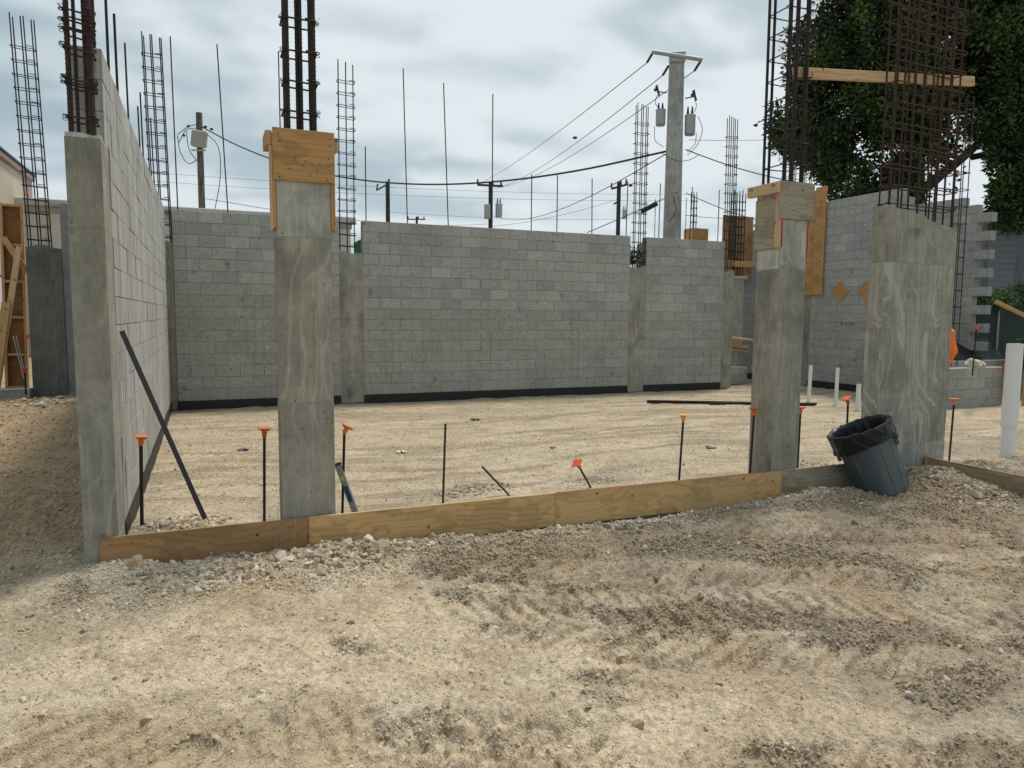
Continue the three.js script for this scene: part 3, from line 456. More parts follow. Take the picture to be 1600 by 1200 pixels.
column('tall front corner column with a rebar cage above, joined to the pale brushed wall', {
  seed: 2, x0: -0.207, x1: 0.002, z0: -0.4, z1: 0, lifts: [[-0.1, 0.24, M.formedDark], [0.24, 2.29, M.formedDark], [2.29, 2.86, M.formedDark]], dip: (u, v) => 0.03 + 0.006 * Math.sin(u * 5), topMat: M.formedPale,
  bars: [[-0.168, -0.05, 0.0155, 5.9, 0.0, 1], [-0.142, -0.16, 0.0105, 5.9, 0, 1], [-0.05, -0.05, 0.0135, 5.9, 0, 1], [-0.078, -0.07, 0.0105, 5.9, 0.005, 1], [-0.052, -0.16, 0.0105, 5.9, 0, 1]], hoop: [-0.188, -0.026, -0.182, -0.03], hoops: [2.99, 3.2, 3.225, 3.42, 3.53, 3.585, 3.65, 3.85, 4.05, 4.25], hoopR: 0.0065, ties: true, tilt: 0.02, hoopMat: std({ color: lin(0.045, 0.02, 0.016) }),
});
column('square front column capped by a tan plywood box, left of the yard opening', {
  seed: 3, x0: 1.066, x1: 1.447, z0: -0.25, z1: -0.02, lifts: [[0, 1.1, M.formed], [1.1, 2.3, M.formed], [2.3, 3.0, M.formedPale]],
  bars: [[1.155, -0.07, 0.0155, 6.2, 0, 1], [1.168, -0.1, 0.0155, 6.2, 0, 1], [1.236, -0.09, 0.0125, 6.2, 0, 1], [1.259, -0.08, 0.0125, 6.2, 0, 1], [1.347, -0.07, 0.0155, 6.2, 0, 1], [1.336, -0.1, 0.0155, 6.2, 0, 1], [1.16, -0.19, 0.0145, 6.2, 0], [1.34, -0.19, 0.0145, 6.2, 0]], hoop: [1.138, 1.366, -0.21, -0.048], hoops: [3.18, 3.39, 3.59, 3.81, 4.03, 4.25], hoopR: 0.0068, ties: true, tilt: 0.012,
});
column('front column wrapped at the top by a grey plywood box with a red edge', {
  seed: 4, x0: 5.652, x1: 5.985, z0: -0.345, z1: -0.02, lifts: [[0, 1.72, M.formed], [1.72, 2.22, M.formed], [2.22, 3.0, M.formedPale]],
  bars: [[5.632 + 0.03, -0.3, 0.0135, 6.2, -0.01], [5.7, -0.07, 0.0145, 6.2, 0, 1], [5.715, -0.29, 0.0135, 6.2, 0], [5.8, -0.07, 0.0145, 6.2, 0, 1], [5.815, -0.1, 0.0135, 6.2, 0], [5.93, -0.07, 0.0145, 6.2, 0, 1], [5.94, -0.1, 0.0135, 6.2, 0, 1], [5.93, -0.3, 0.0135, 6.2, 0]], hoop: [5.668, 5.962, -0.322, -0.045], hoops: every(3.2, 6.1, 0.205), hoopR: 0.0062, ties: true, tilt: 0.0,
});
column('broad front pier with pale swirling veins and a wide rusty rebar cage', {
  seed: 5, x0: 7.02, x1: 8.085, z0: -0.2, z1: 0, lifts: [[-0.1, 0.42, M.veined], [0.42, 1.72, M.veined], [1.72, 2.33, M.veined], [2.33, 2.7, M.formed]], dip: (u, v) => 0.21 - 0.13 * u - 0.06 * sstep(0.3, 0.8, u) + 0.012 * Math.sin(u * 9) * (1 - v), topMat: M.formed, barMat: M.rusty, hoopMat: M.redRust,
  bars: [7.085, 7.21, 7.36, 7.5, 7.63, 7.78, 7.9, 8.03].flatMap((x, i) => [[x, -0.05, 0.0088, 5.95, 0.012 * ((i * 5) % 3 - 1), 1], [x + 0.022 * ((i % 3) - 1), -0.15, 0.0085, 5.95 - 0.1 * (i % 2), 0.03 + 0.01 * (i % 2)]]), hoop: [7.06, 8.05, -0.178, -0.03], hoops: [2.93, ...every(3.12, 5.9, 0.205)], hoopR: 0.0068, ties: true, tilt: 0.02, lean: 0.012,
});
// tie columns of the rear wall with cages
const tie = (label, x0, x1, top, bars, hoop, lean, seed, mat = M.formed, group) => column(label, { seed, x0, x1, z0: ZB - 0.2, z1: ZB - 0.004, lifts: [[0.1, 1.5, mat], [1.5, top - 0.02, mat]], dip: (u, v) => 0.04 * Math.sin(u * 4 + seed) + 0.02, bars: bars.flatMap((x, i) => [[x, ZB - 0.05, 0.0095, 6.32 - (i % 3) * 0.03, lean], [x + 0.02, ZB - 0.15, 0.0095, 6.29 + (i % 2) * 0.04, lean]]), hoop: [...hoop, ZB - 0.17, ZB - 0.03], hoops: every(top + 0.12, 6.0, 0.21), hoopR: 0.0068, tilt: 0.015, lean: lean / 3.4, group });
tie('tie column in the rear wall just right of the plywood-capped column', 2.872, 3.316, 2.9, [2.9, 3.035, 3.165], [2.885, 3.2], 0.012, 21);
tie('tie column in the rear wall between the widest and the narrow panel', 9.102, 9.518, 2.84, [9.24, 9.38, 9.5], [9.22, 9.53], 0.0, 22);
tie('tie column at the far end of the narrow rear panel, beside the timber frame', 11.626, 11.94, 2.8, [11.72, 11.84, 11.95], [11.7, 11.97], -0.04, 23);
tie('corner tie column where the brushed wall meets the rear wall', -0.2, 0.106, 2.92, [-0.18, -0.06, 0.08], [-0.2, 0.1], -0.06, 24, M.formedDark);
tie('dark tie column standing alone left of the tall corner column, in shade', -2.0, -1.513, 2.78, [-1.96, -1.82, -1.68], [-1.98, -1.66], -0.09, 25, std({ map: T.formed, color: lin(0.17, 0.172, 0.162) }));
// pale pillar beyond the opening
{
  const p = thing('concrete_pillar', 'slim pale pillar with a white top standing beyond the rear opening', 'pillar', [13.03, 0, -9.6]);
  mesh('shaft', bx(0, 0.42, 0, 1.75, -0.25, 0, 0.008, [0.2, 0]), M.formedPale, p); mesh('shaft', bx(0.015, 0.41, 1.75, 2.74, -0.245, -0.003, 0.008, [0.4, 0]), M.formedPale, p); mesh('cap', bx(-0.02, 0.5, 2.74, 2.82, -0.27, 0.02, 0.01), M.lime, p);
}
// free-standing cages
function cage(label, pos, pts, y0, y1, gap, r, mat, lean = [0, 0]) {
  const t = thing('rebar_cage', label, 'rebar cage', pos), R = rng(77 + taken.get('rebar_cage') || 3);
  for (const [x, z] of pts) mesh('rebar', rod([x, y0, z], [x + lean[0], y1 + (R() - 0.5) * 0.12, z + lean[1]], r, 6), mat, t);
  const xs = pts.map((p) => p[0]), zs = pts.map((p) => p[1]), a = Math.min(...xs) - r, b = Math.max(...xs) + r, c = Math.min(...zs) - r, d = Math.max(...zs) + r;
  for (let y = y0 + gap * 0.6; y < y1 - 0.1; y += gap) { const f = (y - y0) / (y1 - y0), lx = lean[0] * f, lz = lean[1] * f; mesh('stirrup', ring([[a + lx, y, d + lz], [b + lx, y - 0.01, d + lz], [b + lx, y - 0.01, c + lz], [a + lx, y, c + lz]], r * 0.75), mat, t); }
  return t;
}
cage('thin rusty rebar cage rising in front of the toothed wall end', [13.15, 0, -3.62], [[0, 0], [0.15, 0], [0.02, -0.16], [0.17, -0.16]], 0.9, 5.72, 0.3, 0.0095, M.rusty, [-0.02, 0]);
cage('distant fine rebar cage right behind the grey-boxed column', [15.4, 0, -10.4], [0, 0.1, 0.2, 0.3, 0.4, 0.5].flatMap((x) => [[x, x * 0.9], [x + 0.06, x * 0.9 - 0.12]]), 4.0, 6.65, 0.29, 0.011, M.steel);
cage('small distant rebar cage over a timber box behind the concrete utility pole', [13.75, 0, -12.25], [[0, 0], [0.07, 0.05], [0, -0.12], [0.1, -0.1]], 3.4, 5.35, 0.2, 0.012, M.steel);
cage('five-bar rebar cage inside the timber frame beside the boxed column', [13.08, 0, -9.67], [0, 0.09, 0.18, 0.27, 0.36].flatMap((x) => [[x, 0], [x, -0.12]]), 2.7, 4.95, 0.21, 0.011, M.steel);

// ---------------------------------------------------------------- formwork on and around the columns
const nailGeo = new Map();
function nails(t, pts, z, r = 0.005) { const key = r; if (!nailGeo.has(key)) nailGeo.set(key, new THREE.CylinderGeometry(r, r, 0.004, 7).rotateX(Math.PI / 2)); for (const [x, y] of pts) mesh('nail_head', nailGeo.get(key), dark, t).position.set(x, y, z + 0.001); }
const dark = std({ color: lin(0.05, 0.03, 0.02) });
{
  const f = thing('column_form', 'tan plywood form box nailed around the top of the square column', 'formwork');
  mesh('front_panel', bx(1.05, 1.474, 2.69, 3.047, -0.018, 0.002, 0.002, [0.22, 0.1]), M.plyWarm, f);
  nails(f, [[1.09, 3.01], [1.1, 2.96], [1.44, 3.0], [1.44, 2.95], [1.43, 2.86], [1.2, 2.85], [1.19, 2.83], [1.25, 2.8], [1.27, 2.83], [1.37, 2.82], [1.35, 2.77], [1.3, 2.74], [1.42, 2.71], [1.09, 2.71], [1.16, 2.77]], 0.002, 0.0048);
  mesh('side_panel', bx(1.047, 1.066, 2.36, 3.02, -0.25, -0.0185, 0.002), M.plyWarm, f); mesh('side_panel', bx(1.447, 1.466, 2.36, 3.02, -0.25, -0.0185, 0.002), M.plyWarm, f);
  mesh('batten', bx(1.005, 1.0465, 2.93, 3.03, -0.28, -0.03, 0.003), M.pine, f); mesh('batten', bx(1.4665, 1.505, 2.93, 3.02, -0.28, -0.03, 0.003), M.pine, f);
  mesh('edge_strip', bx(1.028, 1.0465, 2.345, 2.925, -0.075, -0.02, 0.002), M.pinePale, f); mesh('edge_strip', bx(1.4665, 1.478, 2.345, 2.925, -0.075, -0.02, 0.002), M.plyWarm, f);
  mesh('rear_panel', bx(1.05, 1.474, 2.69, 3.04, -0.27, -0.2505, 0.002), M.ply, f);
}
{
  const f = thing('column_form', 'grey plywood form box with a pale timber corner around the column top', 'formwork');
  mesh('front_panel', bx(5.6, 6.03, 2.69, 3.04, -0.0185, 0.001, 0.002, [0.1, 0.5]), M.plyGrey, f);
  nails(f, [[5.62, 3.0], [5.62, 2.95], [5.62, 2.72], [5.99, 2.98], [6.0, 2.85], [5.99, 2.72], [5.84, 2.93], [5.67, 2.9], [5.72, 2.86], [5.67, 2.84], [5.8, 2.84], [5.87, 2.84], [5.94, 2.83], [5.76, 2.77], [5.82, 2.76]], 0.001, 0.0045);
  mesh('side_panel', bx(5.632, 5.6515, 2.42, 2.9, -0.36, -0.085, 0.002, [0.3, 0.2]), M.plyGrey, f);
  mesh('corner_strip', bx(5.628, 5.6515, 2.42, 3.02, -0.0845, -0.019, 0.002), M.pinePale, f);
  mesh('batten', bx(5.57, 5.6275, 2.93, 3.03, -0.42, 0.0, 0.003), M.pinePale, f);
  mesh('red_edge', bx(5.6525, 5.662, 2.425, 2.688, -0.0195, -0.012, 0.001), M.redPaint, f); mesh('red_edge', bx(5.978, 5.9855, 2.34, 2.688, -0.0195, -0.013, 0.001), M.redPaint, f);
  mesh('side_panel', bx(5.9865, 6.006, 2.28, 3.03, -0.36, -0.0195, 0.002), M.plyWarm, f); mesh('rear_panel', bx(5.652, 5.986, 2.3, 3.02, -0.366, -0.346, 0.002), M.plyGrey, f);
}
{
  const t = thing('form_board', 'upright orange-brown form boards fixed to the tall wall beside the boxed column', 'formwork', [14.17, 0, -8.3]); t.rotation.y = -Math.PI / 2;
  mesh('board', bx(0, 0.27, 2.31, 4.8, 0, 0.03, 0.004, [0.1, 0.3]), M.plyWarm, t); mesh('board', bx(0.277, 0.6, 2.32, 4.86, 0, 0.034, 0.004, [0.5, 0.1]), M.plyWarm, t);
  nails(t, [[0.5, 3.1], [0.42, 3.05], [0.2, 3.4], [0.52, 3.9], [0.1, 2.6], [0.46, 4.5]], 0.034, 0.018);
  const w = thing('tie_column_stub', 'dark tie column under the orange-brown form boards', 'concrete column', [14.195, 0, -8.35]); w.rotation.y = -Math.PI / 2;
  mesh('shaft', bx(0, 0.245, 0.1, 4.4, -0.2, 0, 0.005), M.formedDark, w);
}
{ const dm = (label, z, y) => { const t = thing('plywood_diamond', label, 'plywood patch', [14.185, y, z]); t.rotation.y = -Math.PI / 2; const g = cbox(0.34, 0.34, 0.02, 0.003).rotateZ(0.82); mesh('panel', planarUV(g), M.plyWarm, t); };
  dm('plywood diamond on the tall wall in full view between two columns', -7.2, 2.37); dm('plywood diamond half hidden by the edge of the broad pier', -6.48, 2.37); }
// timber frame near the rear opening
{
  const f = thing('opening_frame', 'brown plywood form with a timber cross rail in the rear opening', 'formwork', [0, 0, 0]);
  mesh('panel', bx(13.1, 14.1, 2.7, 4.42, -10.12, -10.1, 0.004), M.plyBrown, f); mesh('side_panel', bx(13.08, 13.0995, 2.7, 4.2, -10.1, -9.85, 0.003), M.plyBrown, f);
  mesh('rail', bx(12.5, 13.7, 3.0, 3.14, -9.05, -9.0, 0.004), M.pine, f); mesh('post', bx(12.45, 12.55, 2.55, 3.16, -9.06, -9.01, 0.004), M.pine, f);
  const b = thing('timber_box', 'small orange timber box form under the distant cage', 'formwork', [13.55, 3.95, -12.0]); mesh('panel', bx(0, 0.55, 0, 0.36, 0, 0.02, 0.003), M.plyWarm, b); mesh('side_panel', bx(0, 0.02, 0, 0.36, -0.4, 0, 0.003), M.plyWarm, b); mesh('side_panel', bx(0.53, 0.55, 0, 0.36, -0.4, 0, 0.003), M.plyWarm, b);
  const cap = (label, y, x0, x1, m) => { const t = thing('timber_offcut', label, 'timber', [x0, y, -9.3]); mesh('board', beam([0, 0, 0], [x1 - x0, -0.06, 0.2], 0.045, 0.11), m, t); };
  cap('topmost short timber poking out of the pale pillar opening', 1.24, 12.85, 13.45, M.pinePale); cap('lower pair of short timbers poking out of the pillar opening', 1.06, 12.8, 13.2, M.pine); cap('lowest short timber poking out of the pillar opening', 0.98, 12.78, 13.22, M.pine);
  const h = thing('hollow_block', 'broken buff hollow block lying on the block stub', 'block', [13.2, 0.36, -8.8]); mesh('shell', bx(0, 0.3, 0, 0.2, -0.2, -0.02, 0.02), std({ color: lin(0.5, 0.42, 0.31), bumpMap: T.blockBump, bumpScale: 0.02 }), h); mesh('core', bx(0.06, 0.24, 0.05, 0.15, -0.04, -0.015, 0.01), std({ color: lin(0.12, 0.1, 0.08) }), h);
}
// front form boards
{
  const board = (label, x0, x1, y0, y1, m, off, holes, dz = 0, red) => {
    const t = thing('form_board', label, 'form board', [0, 0, 0]); mesh('plank', bx(x0, x1, y0, y1, 0.001 + dz, 0.02 + dz, 0.0018, off), m, t);
    if (holes) nails(t, holes, 0.02 + dz, 0.0042);
    if (red) mesh('red_edge', bx(x0 + 0.01, x1 - 0.01, y1 + 0.0004, y1 + 0.003, 0.002 + dz, 0.019 + dz, 0.0006), std({ color: lin(0.45, 0.13, 0.1) }), t);
    return t;
  };
  board('brown plywood edge board at the foot of the corner column, half buried in rubble', -0.112, 1.239, -0.03, 0.253, M.plyBrown, [0.3, 0.1], [[-0.04, 0.2], [0.08, 0.2], [0.2, 0.2], [0.42, 0.22], [0.9, 0.1], [1.1, 0.2]]);
  board('honey plywood edge board in front of the square column', 1.243, 3.274, -0.03, 0.257, M.ply, [1.1, 0.3], [[1.28, 0.22], [1.5, 0.21], [2.0, 0.18], [2.46, 0.23], [1.4, 0.01], [3.2, 0.02], [2.7, 0.22]]);
  board('honey plywood edge board with a pinkish top edge in mid opening', 3.278, 5.752, -0.035, 0.257, M.ply, [2.3, 0.05], [[3.3, 0.2], [3.31, 0.12], [3.31, 0.05], [4.5, 0.2], [5.6, 0.03], [4.1, 0.03], [5.68, 0.14]], 0, true);
  board('weathered grey plywood edge board behind the rubbish bin', 5.757, 7.018, -0.06, 0.262, M.plyGrey, [0.2, 0.5], [[5.8, 0.2], [6.4, 0.15]], -0.006);
  const t = thing('form_board', 'grey timber edge board running towards the camera at the right edge', 'form board', [7.75, 0, 0.02]);
  mesh('plank', bx(0.0, 0.022, -0.08, 0.262, 0.04, 4.2, 0.002, [0.4, 0.3]), M.plyWeather, t); mesh('end_stake', bx(0.0225, 0.09, -0.05, 0.27, 0.002, 0.04, 0.003), M.pine, t); mesh('end_stake', bx(-0.005, 0.021, -0.05, 0.264, 0.004, 0.0395, 0.002), M.pinePale, t);
  // strip footing edge behind the boards
  const s = thing('strip_footing', 'dark concrete strip under the plywood edge boards', 'footing'); mesh('strip', bx(-0.1, 7.0, -0.3, 0.06, -0.14, 0.0, 0.01), std({ color: lin(0.2, 0.2, 0.19), map: T.block }), s);
}
// horizontal beam tied between the two cages
{
  const t = thing('timber_beam', 'long pale timber tied level across the two right-hand rebar cages', 'timber'); mesh('board', beam([5.83, 4.085, -0.135], [8.48, 4.37, -0.225], 0.1, 0.04, 0, 0.003, [0.1, 0]).rotateX(0), M.pinePale, t);
}
// left side: form panel, braces, curb
{
  const p = thing('plywood_form', 'tall narrow plywood form panel with timber edges leaning at the beige wall', 'formwork', [-2.42, 0.5, -8.48]); p.rotation.z = -0.02;
  mesh('plywood', bx(0.02, 0.3, 0, 2.97, -0.03, -0.012, 0.003), std({ map: T.ply, color: lin(0.3, 0.16, 0.065) }), p); mesh('stud', bx(0, 0.04, 0, 2.97, -0.0115, 0.07, 0.003), M.pine, p); mesh('stud', bx(0.28, 0.32, 0, 2.97, -0.0115, 0.07, 0.003), M.pine, p);
  for (const y of [0.02, 0.55, 1.15, 1.72, 2.3, 2.92]) mesh('cleat', bx(0.041, 0.279, y, y + 0.04, -0.0115, 0.06, 0.003), M.pine, p);
  const br = (label, a, b, w, m) => { const t = thing('timber_brace', label, 'timber', a); mesh('board', beam([0, 0, 0], b.map((v, i) => v - a[i]), w, 0.04), m, t); };
  br('long raking timber brace crossing the tall form panel', [-2.47, 0.55, -8.15], [-2.1, 2.78, -8.3], 0.085, M.pinePale);
  br('short diagonal timber nailed across the tall form panel', [-2.32, 2.92, -8.38], [-2.02, 2.38, -8.38], 0.09, M.pine);
  br('second raking brace leaning low against the tall form panel', [-2.5, 0.5, -8.1], [-2.28, 1.9, -8.14], 0.12, M.pine);
  const c = thing('concrete_curb', 'low grey curb with a white top edge under the tall form panel', 'curb', [0, 0, 0]); mesh('curb_body', bx(-4.4, -2.004, 0.1, 0.53, -8.62, -8.0, 0.01), M.formedDark, c); mesh('white_edge', bx(-4.4, -2.004, 0.5305, 0.553, -8.05, -7.99, 0.004), M.lime, c);
}

// ---------------------------------------------------------------- capped rebar stakes
function capGeo(tilt = 0, spin = 0) {                      // square safety cap: flat plate on a tapering socket
  const parts = [planarUV(cbox(0.088, 0.0085, 0.088, 0.003)).translate(0, 0.062, 0)];
  const fl = new THREE.CylinderGeometry(0.036, 0.019, 0.02, 16).translate(0, 0.048, 0).toNonIndexed(), so = new THREE.CylinderGeometry(0.0195, 0.0175, 0.05, 14).translate(0, 0.017, 0).toNonIndexed(), rm = new THREE.CylinderGeometry(0.0205, 0.0205, 0.007, 14).translate(0, 0.022, 0).toNonIndexed();
  parts.push(fl, so, rm);
  for (let k = 0; k < 4; k++) parts.push(planarUV(cbox(0.032, 0.016, 0.003, 0.001)).translate(0.026, 0.05, 0).rotateY(k * Math.PI / 2 + 0.78));
  return mergeGeometries(parts).rotateY(spin).rotateZ(tilt);
}
const dust = tex(128, 128, (u, v) => mix3([1, 1, 1], [0.85, 0.95, 1], sstep(0.5, 0.7, fbmT(u, v, 6, 6, 4, 1401))).map((c) => c * (0.78 + 0.22 * fbmT(u, v, 10, 10, 3, 1403))), 0.1, 0.1);
const capMats = [[0.8, 0.15, 0.035], [0.82, 0.2, 0.05], [0.74, 0.12, 0.03], [0.85, 0.25, 0.07]].map((c) => std({ color: lin(...c), map: dust, roughness: 0.6 }));
function stake(label, base, top, r, o = {}) {
  const t = thing('rebar_stake', label, 'rebar stake', base, o.group), d = top.map((v, i) => v - base[i]), L = Math.hypot(...d), u = d.map((v) => v / L);
  mesh('rebar', rod(u.map((v) => -0.06 * v), d, r, 8, Math.round(L / 0.018)), o.mat || M.steel, t);
  if (o.cap !== false) { const g = capGeo(o.tilt || 0, o.spin || 0); const q = new THREE.Quaternion().setFromUnitVectors(new THREE.Vector3(0, 1, 0), new THREE.Vector3(...u)); g.applyQuaternion(q); g.translate(d[0] - u[0] * 0.03, d[1] - u[1] * 0.03, d[2] - u[2] * 0.03); mesh('safety_cap', g, o.capMat || capMats[taken.get('rebar_stake') % capMats.length], t); }
  return t;
}
stake('orange-capped rebar stake beside the foot of the corner column', [0.09, 0.1, -0.65], [0.107, 0.79, -0.65], 0.0125, { spin: 0.3, tilt: -0.06 });
stake('orange-capped rebar stake just left of the square column', [0.969, 0.09, -0.545], [0.986, 0.82, -0.545], 0.0105, { spin: 0.2 });
stake('rebar stake with a tilted orange cap just right of the square column', [1.584, 0.09, -0.546], [1.611, 0.81, -0.546], 0.0105, { spin: 0.5, tilt: -0.45 });
stake('bare rusty rebar stake without a cap standing in the opening', [2.474, 0.09, -0.6], [2.498, 0.803, -0.6], 0.0095, { cap: false, mat: M.rusty });
stake('bare rusty rod leaning out of the rubble behind the edge board', [3.134, 0.08, -0.59], [2.85, 0.391, -0.62], 0.009, { cap: false, mat: M.rusty });
stake('strongly leaning rebar with an orange cap facing the camera', [3.984, 0.08, -0.61], [3.77, 0.36, -0.5], 0.0095, { mat: M.rusty, spin: 0.7 });
stake('rebar stake with a sun-faded yellow-orange cap in mid opening', [4.977, 0.09, -0.581], [5.008, 0.735, -0.581], 0.0105, { capMat: M.orangePale, spin: 0.9, tilt: 0.05 });
stake('orange-capped rebar stake in front of the left face of the grey-boxed column', [5.52, 0.08, -0.17], [5.545, 0.83, -0.17], 0.0095, { spin: 0.4 });
stake('orange-capped rebar stake hugging the right side of the grey-boxed column', [6.548, 0.09, -0.581], [6.554, 0.75, -0.581], 0.0105, { spin: 0.1 });
stake('rebar stake with a tipped orange cap behind the rubbish bin', [7.06, 0.09, -0.4], [7.05, 0.86, -0.4], 0.0105, { spin: 0.2, tilt: 0.5 });
stake('orange-capped rebar stake right of the broad pier', [8.636, 0.09, -0.326], [8.655, 0.79, -0.326], 0.0105, { spin: 0.3 });
stake('tall rebar stake with a pale orange cap before the toothed wall end', [13.35, 0.8, -3.35], [13.37, 1.62, -3.35], 0.011, { capMat: M.orange });
stake('thin bare rebar stake standing on the low wall under the toothed end', [14.3, 0.8, -4.0], [14.33, 1.75, -4.0], 0.011, { cap: false });
stake('red-capped stake in front of the tall form panel', [-2.06, 0.52, -8.0], [-2.06, 0.84, -8.0], 0.014, { capMat: std({ color: lin(0.6, 0.06, 0.04) }) });
{
  const t = thing('steel_rod', 'thin pair of grey rods leaning in the tall form panel', 'rod', [-2.05, 0.52, -8.05]); for (const dx of [0, 0.04]) mesh('rod', rod([0 + dx * 0.5, 0, 0], [-0.2 + dx, 0.85, -0.25], 0.008, 6), M.greySteel, t);
  const r = thing('marker_ribbon', 'small orange ribbon tag at the right edge of the tall form panel', 'ribbon', [-2.07, 1.36, -8.36]); mesh('knot', bx(-0.03, 0.03, -0.04, 0.04, 0, 0.02, 0.008), M.orange, r); mesh('tail', bx(-0.035, -0.005, -0.1, -0.035, 0.0, 0.006, 0.001), M.orange, r);
}

// ---------------------------------------------------------------- loose things on site
{ // leaning bar
  const t = thing('steel_bar', 'dark steel bar leaning against the pale brushed wall', 'steel bar', [0.575, 0.06, -0.52]), d = [-0.555, 1.56, -0.02];
  mesh('flange', beam([0, 0, 0], d, 0.036, 0.008, 0.4, 0.001), M.wire, t); mesh('web', beam([0.012, 0, -0.014], [d[0] + 0.012, d[1] - 0.04, d[2] - 0.014], 0.008, 0.03, 0.4, 0.001), M.wire, t);
}
{ // spirit level
  const t = thing('spirit_level', 'grey and blue spirit level leaning beside the square column', 'spirit level', [1.7, 0.07, -0.5]), d = [-0.15, 0.46, -0.06];
  const P = (f) => d.map((v) => v * f);
  mesh('beam', beam(P(0.04), P(0.96), 0.022, 0.055, 0.9), std({ color: lin(0.26, 0.3, 0.34), roughness: 0.45, metalness: 0.4 }), t); mesh('grip', beam(P(0.3).map((v, i) => v + [0.0, 0, 0.004][i]), P(0.58).map((v, i) => v + [0, 0, 0.004][i]), 0.026, 0.04, 0.9), std({ color: lin(0.03, 0.07, 0.13) }), t);
  mesh('end_cap', beam(P(0), P(0.04), 0.026, 0.06, 0.9), M.wire, t); mesh('end_cap', beam(P(0.96), P(1), 0.026, 0.06, 0.9), M.wire, t); mesh('vial', beam(P(0.68), P(0.76), 0.028, 0.03, 0.9), std({ color: lin(0.5, 0.55, 0.1), roughness: 0.2 }), t);
}
{ // ladder wire
  const t = thing('ladder_wire', 'thin galvanised ladder wire leaning on the square column', 'wire reinforcement', [0, 0, 0]), m = std({ color: lin(0.36, 0.33, 0.28), roughness: 0.6, metalness: 0.2 });
  const a0 = [1.0, 0.02, 0.1], a1 = [1.09, 1.1, 0.0], b0 = [1.125, 0.06, 0.1], b1 = [1.21, 1.09, 0.0]; mesh('rail', rod(a0, a1, 0.0016, 5), m, t); mesh('rail', rod(b0, b1, 0.0016, 5), m, t);
  for (const f of [0.13, 0.55, 0.98]) mesh('rung', rod(a0.map((v, i) => lerp(v, a1[i], f)), b0.map((v, i) => lerp(v, b1[i], f)), 0.0014, 5), m, t);
}
{ // rubbish bin with black bag
  const t = thing('rubbish_bin', 'blue-grey plastic rubbish bin lined with a black bag, leaning left', 'rubbish bin', [6.8, 0.03, 0.33]);
  const f = new THREE.Vector3(0.39, 0, -0.921), r = new THREE.Vector3(0.921, 0, 0.39), q = new THREE.Quaternion().setFromAxisAngle(f, -0.41).multiply(new THREE.Quaternion().setFromAxisAngle(r, -0.06)); t.quaternion.copy(q);
  const scuff = tex(512, 512, (u, v) => { const d = sstep(0.52, 0.75, fbmT(u, v, 6, 5, 5, 1411)) * 0.7 + 0.5 * sstep(0.7, 0.8, fbmT(u, v, 60, 14, 3, 1413)) + 0.9 * sstep(0.16, 0.02, v) * fbmT(u, v, 20, 8, 3, 1417); return mix3([0.5, 0.52, 0.53], [1, 0.88, 0.72], clamp(d)); }, 1, 1);
  const grey = std({ map: scuff, color: lin(0.13, 0.158, 0.19), roughness: 0.6 });
  const prof = [[0, 0.012], [0.2, 0.012], [0.213, 0.0], [0.224, 0.004], [0.229, 0.03], [0.262, 0.56], [0.268, 0.562], [0.27, 0.6], [0.277, 0.605], [0.28, 0.66], [0.289, 0.665], [0.29, 0.69], [0.279, 0.692], [0.272, 0.66], [0.258, 0.55], [0.224, 0.04], [0, 0.03]].map(([a, b]) => new THREE.Vector2(a, b));
  mesh('body', new THREE.LatheGeometry(prof, 64), grey, t);
  for (let k = 0; k < 12; k++) { const a = k * Math.PI / 6 + 0.35; mesh('rib', beam([0.2285 * Math.cos(a), 0.02, 0.2285 * Math.sin(a)], [0.263 * Math.cos(a), 0.55, 0.263 * Math.sin(a)], 0.007, 0.007, -a), grey, t); }
  for (const a of [2.35, 2.35 + Math.PI]) { const g = mergeGeometries([bx(0.262, 0.31, 0.5, 0.545, -0.075, 0.075, 0.012), bx(0.255, 0.29, 0.44, 0.5, -0.08, -0.06, 0.006), bx(0.255, 0.29, 0.44, 0.5, 0.06, 0.08, 0.006)]).rotateY(a); mesh('handle', g, grey, t); }
  // bag: folded over the rim, wrinkled, hanging lower in places
  const bp = [[0.02, 0.2], [0.17, 0.28], [0.215, 0.5], [0.245, 0.66], [0.268, 0.704], [0.29, 0.712], [0.306, 0.698], [0.305, 0.65], [0.301, 0.6], [0.296, 0.55], [0.291, 0.52]].map(([a, b]) => new THREE.Vector2(a, b)), bag = new THREE.LatheGeometry(bp, 160), p = bag.attributes.position;
  const spl = new THREE.SplineCurve(bp), fine = new THREE.LatheGeometry(spl.getPoints(46), 200), fp = fine.attributes.position; bag.dispose();
  for (let i = 0; i < fp.count; i++) {
    const x = fp.getX(i), y = fp.getY(i), z = fp.getZ(i), a = Math.atan2(z, x), rr = Math.hypot(x, z), out = rr > 0.285 || y > 0.7 ? 1 : 0.6;
    const ca = Math.cos(a), sa = Math.sin(a), w = (fbm(ca * 5 + y * 6, sa * 5 + y * 9, 4, 33) - 0.5) * 0.034 * out + (vn(ca * 16 + y * 3, sa * 16 - y * 12, 37) - 0.5) * 0.012;
    const hang = y < 0.66 && rr > 0.284 ? (fbm(ca * 0.9 + 5, sa * 0.9, 2, 35) - 0.5) * 0.1 * sstep(0.68, 0.56, y) : 0, k = (rr + Math.max(w, rr > 0.284 ? -0.004 : -0.05)) / rr;
    fp.setXYZ(i, x * k, y + hang + (y > 0.69 ? (vn(ca * 9, sa * 9, 39) - 0.5) * 0.012 : 0), z * k);
  }
  fine.computeVertexNormals(); mesh('bag_liner', fine, new THREE.MeshPhysicalMaterial({ color: lin(0.009, 0.009, 0.01), roughness: 0.4, side: THREE.DoubleSide, specularIntensity: 0.7 }), t);
}
